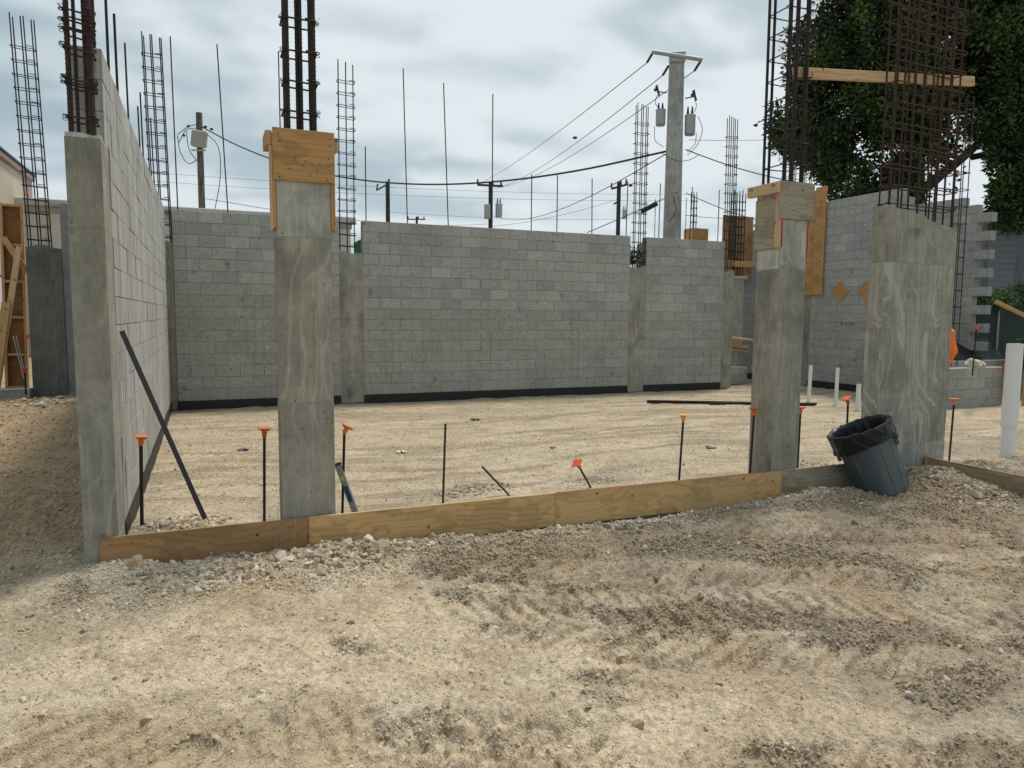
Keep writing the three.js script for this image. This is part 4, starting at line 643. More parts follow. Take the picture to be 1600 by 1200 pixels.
// white pipes
function pipe(label, base, h, r, o = {}) {
  const t = thing('plastic_pipe', label, 'plastic pipe', base), pts = (o.prof || [[r, -0.1], [r, h], [r * 0.86, h], [r * 0.86, h - 0.1], [0, h - 0.1]]).map(([a, b]) => new THREE.Vector2(a, b));
  mesh('pipe_wall', new THREE.LatheGeometry(pts, 28), M.pvc, t); if (o.band) mesh('coupling', new THREE.LatheGeometry(o.band.map(([a, b]) => new THREE.Vector2(a, b)), 28), M.pvc, t); t.rotation.z = o.lean || 0; return t;
}
pipe('slim white plastic pipe standing nearest the grey-boxed column, before the tall wall', [11.54, 0.09, -5.39], 0.74, 0.036, { lean: -0.03 });
pipe('slim white plastic pipe in the middle of the row before the tall wall', [11.72, 0.09, -4.88], 0.72, 0.034);
pipe('shortest white plastic pipe, close against the broad pier', [11.48, 0.09, -4.16], 0.48, 0.042);
pipe('large white plastic pipe with a wide upper coupling standing at the right edge', [9.497, 0.08, -0.21], 1.39, 0.075, { band: [[0.078, 0.37], [0.084, 0.38], [0.088, 0.41], [0.088, 1.385], [0.074, 1.388], [0.074, 1.2]] });
pipe('white plastic pipe farther back at the right border beside timber posts', [14.2, 0.08, -2.55], 0.75, 0.06);
{ // boards lying on the floor
  const b = (label, a, e, w, m) => { const t = thing('floor_plank', label, 'plank', a); mesh('board', beam([0, 0, 0], e.map((v, i) => v - a[i]), w * 0.5, 0.018, 0.3), m, t); };
  b('long dark plank lying on the sand before the rear wall', [8.4, 0.125, -6.35], [10.6, 0.125, -5.2], 0.16, M.darkWood); b('second dark plank overlapping the first on the sand', [9.4, 0.115, -5.72], [11.3, 0.115, -4.95], 0.14, M.darkWood);
  const R = rng(44), sc = (label, x, z, s, m) => { const t = thing('scrap', label, 'scrap', [x, height(x, z) + 0.012, z]); for (let k = 0; k < 2; k++) { const g = new THREE.PlaneGeometry(s, s * 0.6, 6, 4).rotateX(-1.4), p = g.attributes.position; for (let i = 0; i < p.count; i++) p.setY(i, p.getY(i) + (R() - 0.3) * s * 0.22); g.rotateY(R() * 3).translate(k * s * 0.35, 0, 0); g.computeVertexNormals(); const th = g.clone().translate(0, -0.003, 0); mesh('piece', mergeGeometries([g, th]), m, t); } };
  sc('crumpled grey-blue scrap on the sand near the corner wall', 0.95, -3.99, 0.1, std({ color: lin(0.17, 0.16, 0.17), side: 2 })); sc('crumpled purple-grey scrap on the sand left of the grey-boxed column', 6.456, -1.99, 0.12, std({ color: lin(0.2, 0.18, 0.2), side: 2 })); sc('white torn paper scrap on the sand in mid yard', 2.72, -3.1, 0.1, std({ color: lin(0.62, 0.58, 0.5), side: 2 })); sc('tiny orange scrap on the sand', 4.6, -2.75, 0.06, std({ color: lin(0.6, 0.2, 0.1), side: 2 })); sc('dark bark scrap on the sand below the rear wall', 4.5, -5.35, 0.14, std({ color: lin(0.12, 0.1, 0.08), side: 2 }));
}

// ---------------------------------------------------------------- right background: posts, fence, lumber
{
  const post = (label, x0, x1, z) => { const t = thing('timber_post', label, 'timber post', [x0, 0, z]); mesh('post', bx(0, x1 - x0, 0, 0.78, -0.05, 0, 0.004), M.pine, t); return t; };
  post('timber post at the end of the low wall, left of the big white pipe', 14.75, 14.92, -3.6); post('timber post with an orange strip at the right border', 15.3, 15.6, -3.62);
  const o = thing('barrier_strip', 'orange plastic strip between the timber posts at the right border', 'barrier', [15.32, 0.1, -3.58]); mesh('strip', bx(0.0, 0.2, 0, 0.42, 0, 0.01, 0.003), M.orange, o);
  const r = thing('marker_block', 'small red marker on the low wall end', 'marker', [14.62, 0.76, -3.66]); mesh('block', bx(0, 0.14, 0, 0.13, 0, 0.06, 0.01), std({ color: lin(0.6, 0.05, 0.03) }), r);
  const l = thing('timber_plank', 'orange-yellow timber plank slanting down at the right border before the fence', 'timber', [13.1, 2.06, -2.86]); mesh('board', beam([0, 0, 0], [0.75, -0.62, 0.85], 0.14, 0.045, 0.6), M.pine, l);
  const f = thing('green_fence', 'dark green screened chain-link fence behind the toothed wall end', 'fence', [0, 0, 0]);
  const chain = tex(256, 256, (u, v) => { const a = Math.abs(((u + v) * 8 % 1) - 0.5), b = Math.abs(((u - v + 2) * 8 % 1) - 0.5); return a > 0.46 || b > 0.46 ? [0.05, 0.07, 0.065] : mix3([0.008, 0.026, 0.023], [0.014, 0.04, 0.034], vn(u * 60, v * 60, 3)); }, 0.9, 0.9);
  for (let k = 0; k < 6; k++) mesh('screen', bx(16.8 + k * 1.8, 18.55 + k * 1.8, 0.2, 2.12, -6.43, -6.4, 0.004), std({ map: chain, roughness: 0.8 }), f);
  for (let k = 0; k < 7; k++) mesh('post', rod([16.77 + k * 1.8, 0, -6.38], [16.77 + k * 1.8, 2.25, -6.38], 0.03, 8), M.greySteel, f); mesh('top_rail', rod([16.7, 2.15, -6.38], [27.6, 2.15, -6.38], 0.022, 8), M.greySteel, f);
  const tp = thing('tarpaulin', 'black sheet slumped over rubble at the foot of the green fence', 'tarpaulin', [15.6, 0, -5.2]);
  const g = new THREE.PlaneGeometry(2.4, 1.2, 40, 20).rotateX(-0.9).translate(0.8, 0.95, -0.35), p = g.attributes.position; for (let i = 0; i < p.count; i++) p.setZ(i, p.getZ(i) + (fbm(p.getX(i) * 2, p.getY(i) * 2, 4, 9) - 0.5) * 0.5); g.computeVertexNormals(); mesh('sheet', mergeGeometries([g, g.clone().translate(0, -0.006, 0)]), std({ color: lin(0.01, 0.01, 0.012), roughness: 0.5, side: 2 }), tp);
  const R = rng(15); for (const [label, x, z, s] of [['largest pale rubble lump on the low wall under the toothed end', 14.1, -3.85, 0.14], ['small pale rubble lump beside the larger one on the low wall', 14.35, -3.88, 0.09]]) { const gg = new THREE.IcosahedronGeometry(s, 2), q = gg.attributes.position; for (let i = 0; i < q.count; i++) { const n = 0.75 + 0.5 * vn(q.getX(i) * 14 + x, q.getY(i) * 14 + q.getZ(i) * 11, 4); q.setXYZ(i, q.getX(i) * n, q.getY(i) * n * 0.75, q.getZ(i) * n); } gg.computeVertexNormals(); const t = thing('rubble_lump', label, 'rubble', [x, 0.84 + s * 0.45, z]); mesh('lump', gg, std({ color: lin(0.5, 0.45, 0.36) }), t); }
}

// ---------------------------------------------------------------- person in orange, mostly behind the pier
function surfaceNet(caps, cell, k = 0.03) {               // smooth union of tapered capsules, meshed by surface nets
  const lo = [1e9, 1e9, 1e9], hi = [-1e9, -1e9, -1e9];
  for (const [a, b, ra, rb] of caps) for (let i = 0; i < 3; i++) { const m = Math.max(ra, rb) + 0.03; lo[i] = Math.min(lo[i], a[i] - m, b[i] - m); hi[i] = Math.max(hi[i], a[i] + m, b[i] + m); }
  const n = lo.map((v, i) => Math.ceil((hi[i] - v) / cell) + 2), F = new Float32Array(n[0] * n[1] * n[2]).fill(1), id = (i, j, l) => i + n[0] * (j + n[1] * l);
  const sd = (x, y, z, [a, b, ra, rb]) => { const bx_ = b[0] - a[0], by = b[1] - a[1], bz = b[2] - a[2], t = clamp(((x - a[0]) * bx_ + (y - a[1]) * by + (z - a[2]) * bz) / (bx_ * bx_ + by * by + bz * bz + 1e-9)); return Math.hypot(x - a[0] - bx_ * t, y - a[1] - by * t, z - a[2] - bz * t) - lerp(ra, rb, t); };
  for (let l = 0; l < n[2]; l++) for (let j = 0; j < n[1]; j++) for (let i = 0; i < n[0]; i++) { const x = lo[0] + i * cell, y = lo[1] + j * cell, z = lo[2] + l * cell; let s = 0; for (const c of caps) { const d = sd(x, y, z, c); if (d < 0.25) s += Math.exp(-d / k); } F[id(i, j, l)] = s > 0 ? -k * Math.log(s) : 1; }
  const P = [], I = [], vid = new Int32Array(F.length).fill(-1);
  for (let l = 0; l < n[2] - 1; l++) for (let j = 0; j < n[1] - 1; j++) for (let i = 0; i < n[0] - 1; i++) {
    let c = 0, sx = 0, sy = 0, sz = 0; const cv = []; for (let q = 0; q < 8; q++) cv.push(F[id(i + (q & 1), j + ((q >> 1) & 1), l + (q >> 2))]);
    for (const [a, b] of [[0, 1], [2, 3], [4, 5], [6, 7], [0, 2], [1, 3], [4, 6], [5, 7], [0, 4], [1, 5], [2, 6], [3, 7]]) if ((cv[a] < 0) !== (cv[b] < 0)) { const t = cv[a] / (cv[a] - cv[b]); sx += lerp(a & 1, b & 1, t); sy += lerp((a >> 1) & 1, (b >> 1) & 1, t); sz += lerp(a >> 2, b >> 2, t); c++; }
    if (c) { vid[id(i, j, l)] = P.length / 3; P.push(lo[0] + (i + sx / c) * cell, lo[1] + (j + sy / c) * cell, lo[2] + (l + sz / c) * cell); }
  }
  const quad = (a, b, c, d, flip) => { if (a < 0 || b < 0 || c < 0 || d < 0) return; flip ? I.push(a, b, c, a, c, d) : I.push(a, c, b, a, d, c); };
  for (let l = 1; l < n[2] - 1; l++) for (let j = 1; j < n[1] - 1; j++) for (let i = 1; i < n[0] - 1; i++) { const s = F[id(i, j, l)] < 0;
    if (s !== F[id(i + 1, j, l)] < 0) quad(vid[id(i, j - 1, l - 1)], vid[id(i, j, l - 1)], vid[id(i, j, l)], vid[id(i, j - 1, l)], s);
    if (s !== F[id(i, j + 1, l)] < 0) quad(vid[id(i - 1, j, l - 1)], vid[id(i - 1, j, l)], vid[id(i, j, l)], vid[id(i, j, l - 1)], s);
    if (s !== F[id(i, j, l + 1)] < 0) quad(vid[id(i - 1, j - 1, l)], vid[id(i, j - 1, l)], vid[id(i, j, l)], vid[id(i - 1, j, l)], s); }
  const g = new THREE.BufferGeometry(); g.setAttribute('position', new THREE.Float32BufferAttribute(P, 3)); g.setIndex(I); g.computeVertexNormals(); return g;
}
{
  const t = thing('person', 'person in a bright orange long-sleeved shirt standing half hidden behind the broad pier', 'person', [11.27, 0.12, -2.56]); t.rotation.y = 2.5;
  const skin = std({ color: lin(0.33, 0.19, 0.13), roughness: 0.6 }), J = { hip: [0, 0.93, 0], chest: [0, 1.28, 0.02], neck: [0, 1.47, 0.03], head: [0, 1.61, 0.06] };
  const arm = (s) => [[0.19 * s, 1.41, 0.01], [0.25 * s, 1.13, -0.02], [0.22 * s, 0.9, 0.1]], leg = (s) => [[0.095 * s, 0.9, 0], [0.11 * s, 0.48, 0.03], [0.12 * s, 0.08, -0.02]];
  const bodyCaps = [[[0, 0.95, 0], [0, 1.2, 0.01], 0.125, 0.12], [[0, 1.2, 0.01], [0, 1.38, 0.01], 0.13, 0.11], [J.neck, [0, 1.54, 0.04], 0.055, 0.053], [[0, 1.6, 0.035], [0, 1.66, 0.03], 0.082, 0.09], [[0, 1.57, 0.07], [0, 1.6, 0.075], 0.05, 0.06], [[0, 1.605, 0.14], [0, 1.63, 0.125], 0.012, 0.01]];
  for (const s of [1, -1]) { const a = arm(s), l = leg(s); bodyCaps.push([[0.1 * s, 1.4, 0.01], a[0], 0.08, 0.06], [a[0], a[1], 0.052, 0.042], [a[1], a[2], 0.04, 0.029], [l[0], l[1], 0.085, 0.058], [l[1], l[2], 0.055, 0.038], [[0.085 * s, 1.62, 0.03], [0.09 * s, 1.6, 0.025], 0.012, 0.014], [l[2], [0.14 * s, 0.045, 0.14], 0.042, 0.035]); }
  const body = mesh('body', surfaceNet(bodyCaps, 0.013, 0.012), skin, t);
  for (const s of [1, -1]) { const w = arm(s)[2], cs = [[w, [w[0] - 0.005 * s, w[1] - 0.075, w[2] + 0.035], 0.026, 0.03]]; [[-0.022, 0.07], [-0.008, 0.085], [0.008, 0.08], [0.022, 0.06]].forEach(([dx, L]) => { const k = [w[0] + dx * 0.4, w[1] - 0.085, w[2] + 0.04 + dx], m = [k[0] - 0.01 * s, k[1] - L * 0.55, k[2] + 0.012], e = [m[0] - 0.018 * s, m[1] - L * 0.4, m[2] + 0.005]; cs.push([k, m, 0.009, 0.0085], [m, e, 0.0085, 0.007]); }); cs.push([[w[0], w[1] - 0.03, w[2] + 0.045], [w[0] - 0.01 * s, w[1] - 0.075, w[2] + 0.085], 0.011, 0.008]); mesh('hand', surfaceNet(cs, 0.004, 0.004), skin, t); }
  const shirt = [[[0, 0.93, 0], [0, 1.2, 0.01], 0.15, 0.145], [[0, 1.2, 0.01], [0, 1.39, 0.01], 0.15, 0.125]]; for (const s of [1, -1]) { const a = arm(s); shirt.push([[0.1 * s, 1.41, 0.01], a[0], 0.09, 0.078], [a[0], a[1], 0.07, 0.06], [a[1], [lerp(a[1][0], a[2][0], 0.85), lerp(a[1][1], a[2][1], 0.85), lerp(a[1][2], a[2][2], 0.85)], 0.058, 0.046]); }
  mesh('shirt', surfaceNet(shirt, 0.013, 0.014), std({ color: lin(0.92, 0.2, 0.03), roughness: 0.8 }), t);
  const tr = [[[0, 0.97, 0], [0, 0.9, 0], 0.135, 0.14]]; for (const s of [1, -1]) { const l = leg(s); tr.push([l[0], l[1], 0.1, 0.075], [l[1], [l[2][0], 0.1, l[2][2]], 0.074, 0.06]); } mesh('trousers', surfaceNet(tr, 0.013, 0.014), std({ color: lin(0.03, 0.03, 0.035) }), t);
  const boot = []; for (const s of [1, -1]) boot.push([[0.12 * s, 0.09, -0.03], [0.14 * s, 0.045, 0.15], 0.055, 0.045]); mesh('boots', surfaceNet(boot, 0.012, 0.01), std({ color: lin(0.16, 0.1, 0.05) }), t);
  mesh('hair', surfaceNet([[[0, 1.665, 0.015], [0, 1.7, 0.03], 0.095, 0.08], [[0, 1.6, -0.03], [0, 1.67, -0.01], 0.07, 0.09]], 0.012, 0.012), std({ color: lin(0.02, 0.015, 0.012) }), t);
}

// ---------------------------------------------------------------- buildings
{
  const b = thing('beige_building', 'beige stucco building with a sloping pinkish eave at the left edge', 'building', [0, 0, 0]);
  mesh('wall', bx(-14, -6, -1.2, 7.2, -31, -14, 0.02), M.beigePlaster, b); mesh('eave', bx(-14, -5.86, 7.2, 7.42, -31.1, -14, 0.03), M.pinkTrim, b); mesh('eave', bx(-14, -5.8, 7.42, 7.5, -31.15, -14, 0.02), M.darkTrim, b); mesh('corner_trim', bx(-6.6, -5.97, 6.5, 7.2, -31.03, -29.6, 0.01), M.pinkTrim, b);
  const pipe2 = rod([-5.92, 0, -30.7], [-5.92, 6.2, -30.7], 0.05, 8); mesh('downpipe', pipe2, M.greySteel, b); mesh('wall_lamp', mergeGeometries([bx(-5.95, -5.6, 4.15, 4.3, -30.9, -30.7, 0.03), bx(-5.66, -5.5, 3.95, 4.25, -30.9, -30.7, 0.04)]), M.whitePlaster, b);
  const c = document.createElement('canvas'); c.width = 256; c.height = 512; const x = c.getContext('2d'); x.fillStyle = '#b9b39b'; x.fillRect(0, 0, 256, 512); x.lineWidth = 16; x.strokeStyle = '#1d1a3c'; x.fillStyle = '#c9ccd6';
  x.beginPath(); x.moveTo(10, 20); x.bezierCurveTo(190, 10, 240, 120, 220, 300); x.lineTo(120, 490); x.lineTo(10, 400); x.closePath(); x.fill(); x.stroke(); x.beginPath(); x.moveTo(60, 20); x.bezierCurveTo(110, 120, 80, 260, 130, 330); x.stroke(); x.fillStyle = '#3a2f7a'; x.beginPath(); x.moveTo(30, 400); x.lineTo(120, 440); x.lineTo(210, 360); x.lineTo(130, 500); x.closePath(); x.fill();
  const tx = new THREE.CanvasTexture(c); tx.colorSpace = THREE.SRGBColorSpace; const gp = new THREE.PlaneGeometry(3.2, 2.5).rotateY(Math.PI / 2).translate(-5.99, 2.0, -24.8); mesh('graffiti', gp, std({ map: tx }), b);
}
{
  const b = thing('white_building', 'long low white building with a grey parapet behind the rear wall', 'building', [0, 0, 0]);
  mesh('wall', bx(-6.5, 6.75, -0.5, 5.85, -40, -28, 0.02), M.whitePlaster, b); mesh('parapet', bx(-6.7, 6.95, 5.85, 6.12, -40.2, -27.8, 0.03), std({ color: lin(0.46, 0.46, 0.45) }), b); mesh('trim', bx(-6.55, 6.8, 5.6, 5.8495, -40.05, -27.95, 0.02), std({ color: lin(0.36, 0.32, 0.29) }), b);
  for (const x of [-5, -2.6, -0.2, 2.2, 4.6]) { const f = mesh('window', bx(x, x + 1.1, 2.2, 3.6, -28.02, -27.96, 0.01), std({ color: lin(0.1, 0.12, 0.14), roughness: 0.2 }), b); mesh('window_frame', mergeGeometries([bx(x - 0.06, x + 1.16, 3.605, 3.68, -28, -27.94, 0.01), bx(x - 0.06, x + 1.16, 2.12, 2.195, -28, -27.93, 0.01)]), M.whitePlaster, f); }
  const g = thing('green_canopy', 'dark green canopy showing behind the tie column rebar', 'canopy', [7.0, 4.55, -27]); mesh('cover', bx(0, 2.4, 0, 0.55, -1.5, 0, 0.05), std({ color: lin(0.01, 0.12, 0.075) }), g); mesh('post', rod([0.1, -4.6, -0.1], [0.1, 0, -0.1], 0.05, 8), M.greySteel, g); mesh('post', rod([2.3, -4.6, -0.1], [2.3, 0, -0.1], 0.05, 8), M.greySteel, g);
}
{
  const b = thing('painted_building', 'pale blue painted block building with a dark parapet at the right edge', 'building', [24.0, 0, -13.5]); b.rotation.y = -0.95;
  const rows = []; for (let k = 0; k < 25; k++) rows.push(bx(-4, 9, k * 0.2032 + 0.004, (k + 1) * 0.2032, -8, -0.002 * (k % 2), 0.008)); mesh('wall', mergeGeometries(rows), M.bluePaint, b); mesh('parapet', bx(-4.1, 9.1, 5.085, 5.5, -8.1, 0.06, 0.02), M.darkTrim, b); mesh('trim', bx(-4.03, 9.03, 4.6, 4.66, -8, 0.03, 0.01), std({ color: lin(0.2, 0.25, 0.32) }), b);
}

// ---------------------------------------------------------------- utility poles and cables
function transformer(x, y, z, r, h, t) { const g = new THREE.LatheGeometry([[0, 0], [r * 0.93, 0], [r * 0.95, 0.04], [r, 0.05], [r, h * 0.9], [r * 1.06, h * 0.91], [r * 1.06, h * 0.96], [r * 0.6, h], [0, h * 1.02]].map((q) => new THREE.Vector2(...q)), 20).translate(x, y, z); const tank = mesh('transformer', g, M.greySteel, t); for (const dx of [-0.45, 0.35]) mesh('bushing', new THREE.CylinderGeometry(r * 0.12, r * 0.28, h * 0.4, 8).translate(x + dx * r, y + h * 1.18, z), M.insulator, tank); }
{
  const t = thing('concrete_utility_pole', 'square grey concrete utility pole with a crossarm and two transformer tanks', 'utility pole', [11.53, 0, -10.13]); t.rotation.y = -0.55;
  const sh = new THREE.CylinderGeometry(0.245, 0.345, 8.15, 4, 1).rotateY(Math.PI / 4).translate(0, 4.05, 0).toNonIndexed(); sh.computeVertexNormals(); mesh('pole_shaft', planarUV(sh), M.poleConcrete, t);
  mesh('crossarm', rod([-0.62, 8.24, 0.24], [0.6, 8.0, 0.24], 0.05, 10), M.greySteel, t); mesh('arm_bracket', bx(-0.2, 0.2, 7.98, 8.24, 0.15, 0.235, 0.02), M.greySteel, t);
  transformer(-0.36, 6.5, 0.1, 0.12, 0.4, t); transformer(0.36, 6.25, 0.1, 0.13, 0.5, t);
  for (const [x, y] of [[-0.45, 7.35], [0.45, 7.2]]) { mesh('fuse_cutout', mergeGeometries([planarUV(cbox(0.05, 0.26, 0.05, 0.01)).rotateZ(0.35).translate(x, y, 0.1), rod([x, y - 0.02, 0.1], [x * 0.5, y - 0.06, 0.1], 0.016, 6), planarUV(cbox(0.07, 0.07, 0.07, 0.02)).translate(x - 0.06, y + 0.02, 0.1), rod([x + 0.05, y - 0.12, 0.1], [x - 0.02, y + 0.13, 0.16], 0.014, 6)]), M.insulator, t); }
  for (const [a, b] of [[[-0.6, 8.22, 0.2], [-0.72, 8.08, -0.02]], [[-0.2, 7.95, 0.05], [-0.32, 7.8, -0.16]], [[0.56, 7.98, 0.2], [0.44, 7.83, -0.02]]]) mesh('insulator', rod(a, b, 0.03, 8, 5), M.insulator, t);
  for (const pts of [[[-0.45, 7.25, 0.1], [-0.5, 7.05, 0.1], [-0.42, 6.95, 0.1]], [[0.45, 7.1, 0.1], [0.5, 6.98, 0.1], [0.46, 6.8, 0.1]], [[0.55, 6.7, 0.1], [0.66, 6.4, 0.1], [0.55, 6.0, 0.15], [0.3, 5.72, 0.3]], [[0.52, 6.3, 0.1], [0.5, 6.05, 0.1], [0.3, 5.8, 0.32]], [[-0.5, 6.5, 0.05], [-0.48, 6.15, 0.1], [-0.28, 5.95, 0.25]], [[0.0, 4.7, 0.33], [0.06, 4.4, 0.34], [0, 4.25, 0.34], [-0.1, 4.1, 0.34]], [[-0.32, 5.8, 0.3], [0, 5.6, 0.34], [0.32, 5.6, 0.3], [0.6, 5.75, 0.2]]]) mesh('lead_wire', tube(pts, 0.008, 16, 5), M.wire, t);
}
function woodPole(label, x, z, top, r, o = {}) {
  const t = thing('utility_pole', label, 'utility pole', [x, 0, z]); t.rotation.y = -0.4;
  mesh('pole_shaft', planarUV(new THREE.CylinderGeometry(r * 0.85, r, top, 12).translate(0, top / 2, 0).toNonIndexed()), o.mat || M.poleDark, t);
  for (const [y, w, sl = 0] of o.arms || []) { mesh('crossarm', planarUV(cbox(w, 0.16, 0.14, 0.01)).rotateZ(sl).translate(o.dx || 0, y, 0.2), M.poleDark, t); for (const f of [-0.48, 0.1, 0.42]) mesh('insulator', new THREE.CylinderGeometry(0.06, 0.09, 0.4, 8).translate((o.dx || 0) + f * w, y + 0.25 + f * w * Math.tan(sl), 0.2), M.insulator, t); }
  return t;
}
{
  const p1 = woodPole('weathered wooden utility pole with a grey box, behind the left rear panel', 0.58, -30.6, 10.65, 0.16, { mat: M.poleWood });
  mesh('equipment_box', planarUV(cbox(0.66, 0.72, 0.3, 0.06)).rotateZ(-0.12).translate(0.1, 9.45, 0.3), std({ map: T.plain, color: lin(0.4, 0.385, 0.36) }), p1); mesh('box_bracket', bx(-0.3, 0.35, 8.95, 9.0, 0.15, 0.3, 0.01), M.greySteel, p1);
  for (const pts of [[[0, 10.1, 0.2], [-0.4, 10.0, 0.2], [-0.9, 9.65, 0.2]], [[0, 9.95, 0.2], [-0.5, 9.85, 0.2], [-0.85, 9.3, 0.2]], [[-0.9, 9.6, 0.2], [-0.8, 8.9, 0.2], [-0.45, 8.4, 0.2], [0, 8.6, 0.2]], [[-0.5, 9.8, 0.2], [-0.4, 9.0, 0.2], [-0.1, 8.55, 0.2]], [[0.4, 9.7, 0.3], [0.9, 9.2, 0.3], [1.0, 8.0, 0.3], [0.75, 6.6, 0.3], [0.45, 5.6, 0.3]]]) mesh('lead_wire', tube(pts, 0.018, 16, 5), M.wire, p1);
  for (const [x, y] of [[-0.4, 10.02], [-0.62, 9.62], [0.35, 10.0], [0.62, 9.9]]) mesh('splice', bx(x - 0.07, x + 0.07, y - 0.05, y + 0.05, 0.15, 0.25, 0.03), M.wire, p1);
  const p2 = woodPole('thin dark utility pole with a small side bracket behind the widest rear panel', 14.35, -53, 12.4, 0.2); mesh('bracket', mergeGeometries([rod([0, 12.2, 0], [-0.9, 11.7, 0], 0.06, 6), rod([-0.9, 11.7, 0], [-0.8, 12.2, 0], 0.06, 6), rod([0, 11.9, 0], [0.12, 12.6, 0], 0.07, 6)]), M.poleDark, p2);
  const p3 = woodPole('dark utility pole with a crossarm and two transformers behind the middle of the rear wall', 22.2, -50.5, 12.6, 0.16, { arms: [[12.25, 2.1, -0.05]] }); transformer(0.72, 9.75, 0.1, 0.28, 1.1, p3); mesh('control_box', planarUV(cbox(0.5, 1.15, 0.4, 0.04)).translate(-0.22, 10.15, 0.35), M.greySteel, p3);
  woodPole('tiny far-off utility pole top with a plain crossarm over the rear wall', 29.9, -100.6, 16.3, 0.2, { arms: [[15.9, 2.6]] });
  const p4 = woodPole('dark utility pole with a tilted crossarm near the second tie column', 31.55, -45.96, 12.55, 0.19, { arms: [[12.15, 1.3, 0.28]] }); transformer(0.45, 9.6, 0.2, 0.16, 0.75, p4); mesh('lamp_arm', rod([0, 11, 0], [-0.4, 10.8, 0.1], 0.07, 6), M.poleDark, p4);
}
function cable(label, a, b, sag, r, o = {}) {
  const t = thing('power_cable', label, 'cable', a, o.group), n = 9, pts = []; for (let i = 0; i <= n; i++) { const f = i / n, s = 4 * f * (1 - f) * sag; pts.push([(b[0] - a[0]) * f, (b[1] - a[1]) * f - s, (b[2] - a[2]) * f]); }
  mesh('strand', tube(pts, r, 40, 5), M.wire, t); if (o.extra) o.extra(t); return t;
}
const CP = [11.4, 5.9, -10.15], P1 = [0.7, 10.0, -30.4], P3 = [22.2, 12.2, -50.4];
cable('thick black cable sagging from the wooden pole to the concrete pole', P1, CP, 1.55, 0.028);
cable('thin cable from the left crossarm end of the concrete pole to the far transformers', [10.93, 8.08, -10.52], [21.5, 12.5, -50.7], 0.25, 0.012);
cable('thin middle cable from the concrete pole towards the far transformers', [11.34, 7.8, -10.43], [22.4, 12.0, -50.3], 0.5, 0.012, { extra: (t) => mesh('splice', bx(2.2, 2.34, 0.62, 0.7, -9.1, -8.95, 0.02), M.wire, t) });
cable('thin cable from the right crossarm end down to the far transformers', [11.915, 7.83, -9.92], [23.0, 12.2, -50.3], 0.55, 0.012);
cable('lower service cable from the concrete pole to the far transformer pole', [11.38, 5.85, -10.2], [22.3, 9.9, -50.4], 0.9, 0.014, { extra: (t) => mesh('splice', bx(0.8, 0.9, -0.28, -0.2, -3.1, -3.0, 0.02), M.wire, t) });
cable('black cable running right from the concrete pole behind the boxed column', [11.75, 5.92, -9.95], [21.5, 6.2, -12.5], 0.35, 0.014);
cable('pale thin cable running level right of the concrete pole', [11.8, 6.15, -9.9], [19.5, 7.6, -12.0], 0.1, 0.006);
cable('guy strand with a black splice box passing the concrete pole', [9.9, 3.95, -11.6], [11.5, 4.85, -9.9], 0.02, 0.011, { extra: (t) => { mesh('splice_box', beam([0.98, 0.47, 1.04], [1.26, 0.66, 1.34], 0.12, 0.08, 0, 0.02), M.wire, t); } });
cable('guy strand falling away right of the concrete pole', [11.75, 4.85, -9.9], [16.5, 4.6, -12.0], 0.08, 0.01);
cable('thin low cable draped around the concrete pole to the right', [11.75, 4.3, -9.9], [17.0, 4.9, -12.0], 0.1, 0.007);
for (const [l, y0, y1, z] of [['upper', 12.75, 12.3, -53], ['lower', 12.15, 11.85, -53.4]]) cable(`${l} of the two faint level wires far behind the poles`, [-6, y0, z - 6], [40, y1, z + 6], 0.5, 0.012);
cable('faint wire dipping from the wooden pole to the far transformers', [0.75, 6.9, -30.5], [22.0, 9.2, -50.5], 0.5, 0.014);
cable('faint wire crossing low over the rear wall towards the tilted crossarm', [14.4, 10.0, -53], [31.5, 9.6, -46], 0.2, 0.012);
cable('cable slanting up from the rear wall to the tilted crossarm pole', [22.3, 9.0, -50.3], [31.5, 11.2, -45.9], 0.3, 0.014);
cable('service wire at the left edge running from the beige building to the corner column', [-5.8, 6.4, -30.5], [-0.9, 4.3, -16], 0.1, 0.012);
{ // birds
  const bird = (label, pos) => { const t = thing('bird', label, 'bird', pos); const g = new THREE.SphereGeometry(0.09, 10, 8).scale(1.6, 0.8, 0.8); mesh('body', g, M.wire, t); for (const s of [1, -1]) { const w = new THREE.BufferGeometry(); w.setAttribute('position', new THREE.Float32BufferAttribute([0.08, 0, 0, -0.08, 0, 0, -0.1, 0.08, 0.32 * s, -0.08, 0, 0, 0.08, 0, 0, -0.1, 0.085, 0.32 * s], 3)); w.computeVertexNormals(); mesh('wing', w, M.wire, t); } };
  bird('tiny dark bird in the sky right of the concrete pole', [26.8, 11.56, -24.8]);
}

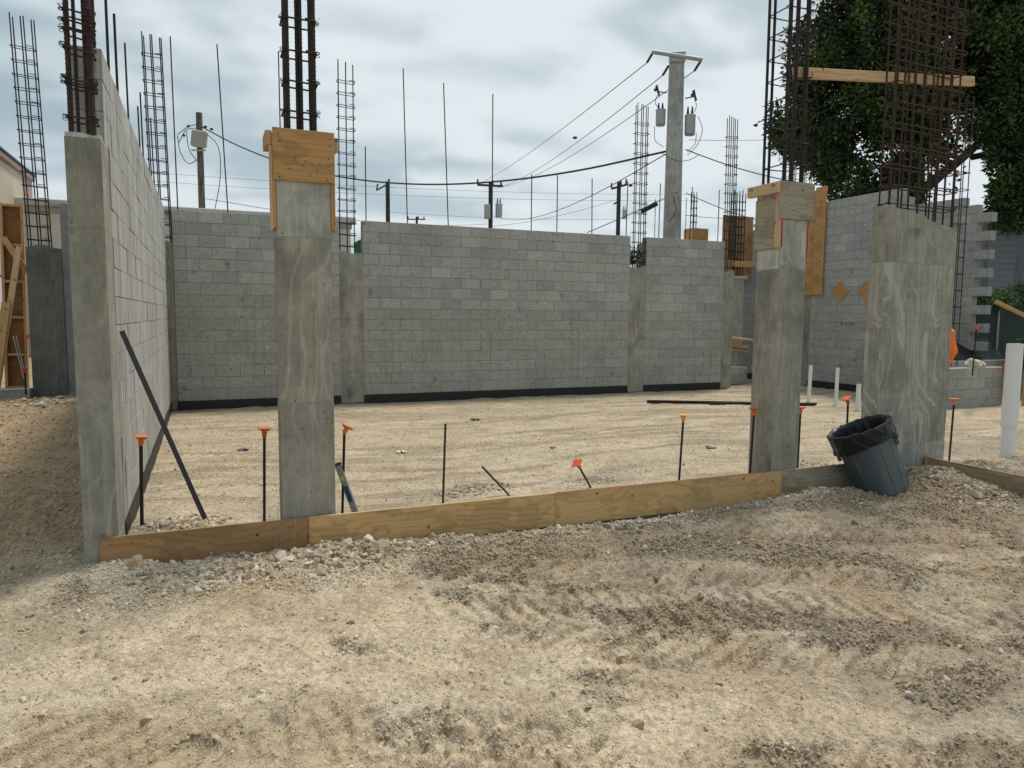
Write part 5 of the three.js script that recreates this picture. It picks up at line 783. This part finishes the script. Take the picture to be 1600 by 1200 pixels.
// ---------------------------------------------------------------- trees and bushes
const leafTones = [[0.03, 0.054, 0.016], [0.019, 0.036, 0.013], [0.078, 0.124, 0.026]], leafMat = std({ roughness: 0.55, side: THREE.DoubleSide });
const clumpGeo = (() => {                                   // spray of pointed leaves
  const R = rng(3), P = [];
  for (let k = 0; k < 9; k++) {
    const d = new THREE.Vector3(R() - 0.5, (R() - 0.6) * 0.9, R() - 0.5).normalize(), o = d.clone().multiplyScalar(0.05 + R() * 0.16), side = d.clone().cross(new THREE.Vector3(R() - 0.5, 1, R() - 0.5)).normalize(), L = 0.11 + R() * 0.05, w = 0.032 + R() * 0.012, n = d.clone().cross(side).multiplyScalar(0.018), tip = o.clone().addScaledVector(d, L).add(new THREE.Vector3(0, -0.03, 0)), mid = o.clone().addScaledVector(d, L * 0.45).add(n), l = mid.clone().addScaledVector(side, w).sub(n), r = mid.clone().addScaledVector(side, -w).sub(n);
    P.push(...o.toArray(), ...l.toArray(), ...mid.toArray(), ...l.toArray(), ...tip.toArray(), ...mid.toArray(), ...o.toArray(), ...mid.toArray(), ...r.toArray(), ...r.toArray(), ...mid.toArray(), ...tip.toArray());
  }
  const g = new THREE.BufferGeometry(); g.setAttribute('position', new THREE.Float32BufferAttribute(P, 3)); g.computeVertexNormals(); return g;
})();
function crown(t, blobs, seed, scale, dens, bright = 1) {               // blobs: [x, y, z, radius, fill]
  const R = rng(seed), q = new THREE.Quaternion(), e = new THREE.Euler(), m = new THREE.Matrix4(), spots = [];
  for (const [x, y, z, r, fill = 1] of blobs) { const n = Math.round(dens * fill * r * r); for (let i = 0; i < n; i++) {
    const u = R() * 2 - 1, a = R() * 6.283, k = Math.sqrt(1 - u * u), rr = r * (0.35 + 0.68 * Math.cbrt(R())), px = x + k * Math.cos(a) * rr, py = y + u * rr * 0.92, pz = z + k * Math.sin(a) * rr * 0.85;
    const lump = 0.55 * fbm(px * 1.2 + pz * 0.7 + 11, py * 1.2 + pz * 0.9, 2, seed) + 0.45 * vn(px * 2.7 + pz * 1.4, py * 2.7 - pz * 1.1, seed + 3); if (lump < 0.485 && seed < 23) continue;
    const f = bright * (0.8 + R() * 0.4); spots.push([px, py, pz, leafTones[lump > 0.57 && R() < 0.6 ? 2 : R() < 0.55 ? 0 : 1].map((c) => c * f)]); } }
  const im = new THREE.InstancedMesh(clumpGeo, leafMat, spots.length); im.name = 'crown'; im.userData.kind = 'stuff'; im.castShadow = true; t.add(im);
  spots.forEach((p, i) => { e.set(R() * 6.28, R() * 6.28, R() * 6.28); q.setFromEuler(e); const c = scale * (0.75 + R() * 0.6); m.compose(new THREE.Vector3(p[0], p[1], p[2]), q, new THREE.Vector3(c, c, c)); im.setMatrixAt(i, m); im.setColorAt(i, lin(...p[3])); });
}
function limb(t, name, pts, r0, r1) { const c = new THREE.CatmullRomCurve3(pts.map(V3)), n = 22, seg = 10, fr = c.computeFrenetFrames(n), P = [], I = []; for (let i = 0; i <= n; i++) { const p = c.getPoint(i / n), r = lerp(r0, r1, i / n); for (let j = 0; j <= seg; j++) { const a = j / seg * 6.2832, w = r * (1 + 0.12 * Math.sin(a * 3 + i)); P.push(p.x + w * (Math.cos(a) * fr.normals[i].x + Math.sin(a) * fr.binormals[i].x), p.y + w * (Math.cos(a) * fr.normals[i].y + Math.sin(a) * fr.binormals[i].y), p.z + w * (Math.cos(a) * fr.normals[i].z + Math.sin(a) * fr.binormals[i].z)); } } for (let i = 0; i < n; i++) for (let j = 0; j < seg; j++) { const a = i * (seg + 1) + j, b = a + seg + 1; I.push(a, b, a + 1, a + 1, b, b + 1); } const g = new THREE.BufferGeometry(); g.setAttribute('position', new THREE.Float32BufferAttribute(P, 3)); g.setIndex(I); g.computeVertexNormals(); mesh(name, planarUV(g), std({ map: T.bark, color: lin(0.09, 0.075, 0.06) }), t); }
{
  const t = thing('broadleaf_tree', 'large dark broadleaf tree towering behind the wide rusty rebar cage', 'tree'), B = [20.98, 0, -10.7];
  limb(t, 'trunk', [B, [21.0, 3, -10.75], [20.95, 6, -10.8], [20.8, 9, -11], [20.6, 12.5, -11.2]], 0.42, 0.16);
  limb(t, 'limb', [[20.95, 5.6, -10.7], [21.6, 6.5, -9.9], [22.3, 7.5, -9.2], [23.1, 9.2, -8.6]], 0.17, 0.05); limb(t, 'limb', [[20.9, 6.8, -10.8], [20.2, 8.0, -11.6], [19.3, 9.2, -12.5]], 0.16, 0.04); limb(t, 'limb', [[20.9, 8, -10.8], [21.8, 10, -10.1], [22.5, 12, -9.5]], 0.16, 0.05); limb(t, 'limb', [[20.9, 8.5, -10.9], [19.8, 10.5, -12], [19.2, 12.5, -12.6]], 0.14, 0.04); limb(t, 'limb', [[21.2, 7.3, -10.4], [20.6, 7.9, -12], [19.6, 7.7, -12.6]], 0.1, 0.03);
  crown(t, [[19.26, 10.05, -12.7, 1.55], [18.78, 8.2, -13.2, 1.0], [18.3, 8.1, -13.6, 0.65], [19.7, 8.3, -12.2, 1.35], [19.48, 11.3, -12.4, 1.1], [20.3, 10.3, -11.5, 2.0], [20.42, 8.3, -11.4, 1.3], [20.95, 8.9, -10.7, 1.9], [21.5, 10.1, -10.0, 2.2], [22.1, 10.0, -9.2, 2.0], [22.3, 8.2, -9.0, 1.2], [19.2, 7.15, -12.7, 0.85], [19.8, 6.0, -12.1, 0.8, 0.9], [20.4, 6.4, -11.4, 0.95, 0.85], [21.0, 6.3, -10.7, 1.1, 0.7], [20.2, 12.9, -11.7, 2.6], [21.6, 13.2, -10, 3.0], [22.9, 12.5, -8.6, 2.4], [20.1, 5.2, -12, 0.7, 0.8], [21.5, 7.5, -10.2, 0.8, 0.7], [19.2, 9.1, -13, 0.9], [20.8, 5.2, -10.9, 0.8, 0.8], [18.6, 7.4, -13.4, 0.5, 0.8], [20.9, 7.2, -10.9, 1.0, 0.8], [18.9, 7.0, -13.0, 0.45, 1.1], [19.35, 6.5, -12.6, 0.4, 1.1], [18.35, 7.5, -13.6, 0.35, 1.1], [19.6, 7.3, -12.3, 0.6, 1]], 21, 1.05, 520);
  const t2 = thing('broadleaf_tree', 'second dark tree with drooping branches at the right border', 'tree');
  limb(t2, 'trunk', [[24.6, 0, -7.4], [24.3, 3, -7.6], [23.9, 6, -7.8], [23.4, 9, -8]], 0.4, 0.15); limb(t2, 'limb', [[25.0, 5.4, -7.7], [23.9, 6.4, -8.3], [22.9, 6.75, -9], [21.9, 6.6, -9.7]], 0.16, 0.09); limb(t2, 'limb', [[24.9, 6.8, -7.8], [24.2, 8.4, -8.3], [23.4, 9.3, -8.7]], 0.13, 0.05);
  crown(t2, [[22.5, 8.6, -8.6, 1.3], [22.3, 7.0, -8.75, 0.75], [22.9, 7.6, -8.2, 1.1], [22.45, 6.3, -8.7, 0.75], [22.4, 5.35, -8.8, 0.55], [22.55, 4.7, -8.6, 0.35], [22.9, 6.2, -8.3, 0.9], [23.0, 9.6, -8.3, 1.6], [21.9, 7.6, -9.3, 0.7], [24.0, 7.6, -8.3, 1.1], [24.8, 6.6, -7.6, 1.2], [23.7, 5.6, -8.6, 0.95], [23.0, 5.2, -9.0, 0.6, 0.9], [24.4, 5.4, -8.0, 1.0], [24.9, 9, -7.8, 2.0], [24.2, 9.6, -8.6, 1.8], [25.6, 7.5, -6.9, 1.8], [23.2, 5.7, -9.1, 0.5], [24.1, 4.75, -8.2, 0.55], [22.9, 4.9, -9.1, 0.4], [25, 5, -7.4, 0.9], [25.2, 11, -7.6, 2.2]], 22, 1.05, 520);
  const v = thing('climbing_vine', 'green vine growing along the top of the green fence', 'plant', [0, 0, 0]); limb(v, 'stem', [[17.2, 2.2, -6.3], [18.5, 2.32, -6.3], [20, 2.25, -6.3]], 0.03, 0.015); crown(v, [[17.5, 2.24, -6.25, 0.2], [18.0, 2.3, -6.2, 0.16], [18.5, 2.26, -6.2, 0.22], [19.2, 2.4, -6.2, 0.24], [20, 2.4, -6.2, 0.3]], 23, 0.6, 1100, 2.2);
  const b = thing('leafy_bush', 'dark leafy bush at the foot of the green fence', 'bush', [0, 0, 0]); limb(b, 'stem', [[17.1, 0, -4.5], [17.1, 0.7, -4.5], [17.15, 1.2, -4.45]], 0.05, 0.02); crown(b, [[16.95, 0.95, -4.55, 0.3], [17.2, 1.2, -4.45, 0.36], [17.5, 0.9, -4.4, 0.42]], 24, 0.85, 900);
  const w = thing('wall_weeds', 'tuft of weeds on top of the tie column right of the widest panel', 'weeds', [0, 0, 0]); limb(w, 'stem', [[9.3, 2.8, ZB - 0.22], [9.3, 2.95, ZB - 0.24], [9.34, 3.1, ZB - 0.24]], 0.01, 0.005); crown(w, [[9.3, 3.0, ZB - 0.26, 0.17], [9.4, 3.1, ZB - 0.3, 0.14]], 25, 0.35, 1500);
  const w2 = thing('distant_tree', 'small far tree top peeping over the wall behind the tall one', 'tree', [0, 0, 0]); limb(w2, 'trunk', [[27, 0, -22], [27, 4, -22], [27.1, 6.5, -22]], 0.2, 0.06); crown(w2, [[26.6, 6.0, -22.3, 1.2], [27.5, 5.6, -21.5, 1.3], [26.9, 7.0, -22, 0.8]], 26, 1.3, 380);
}
renderer.render(scene, camera);
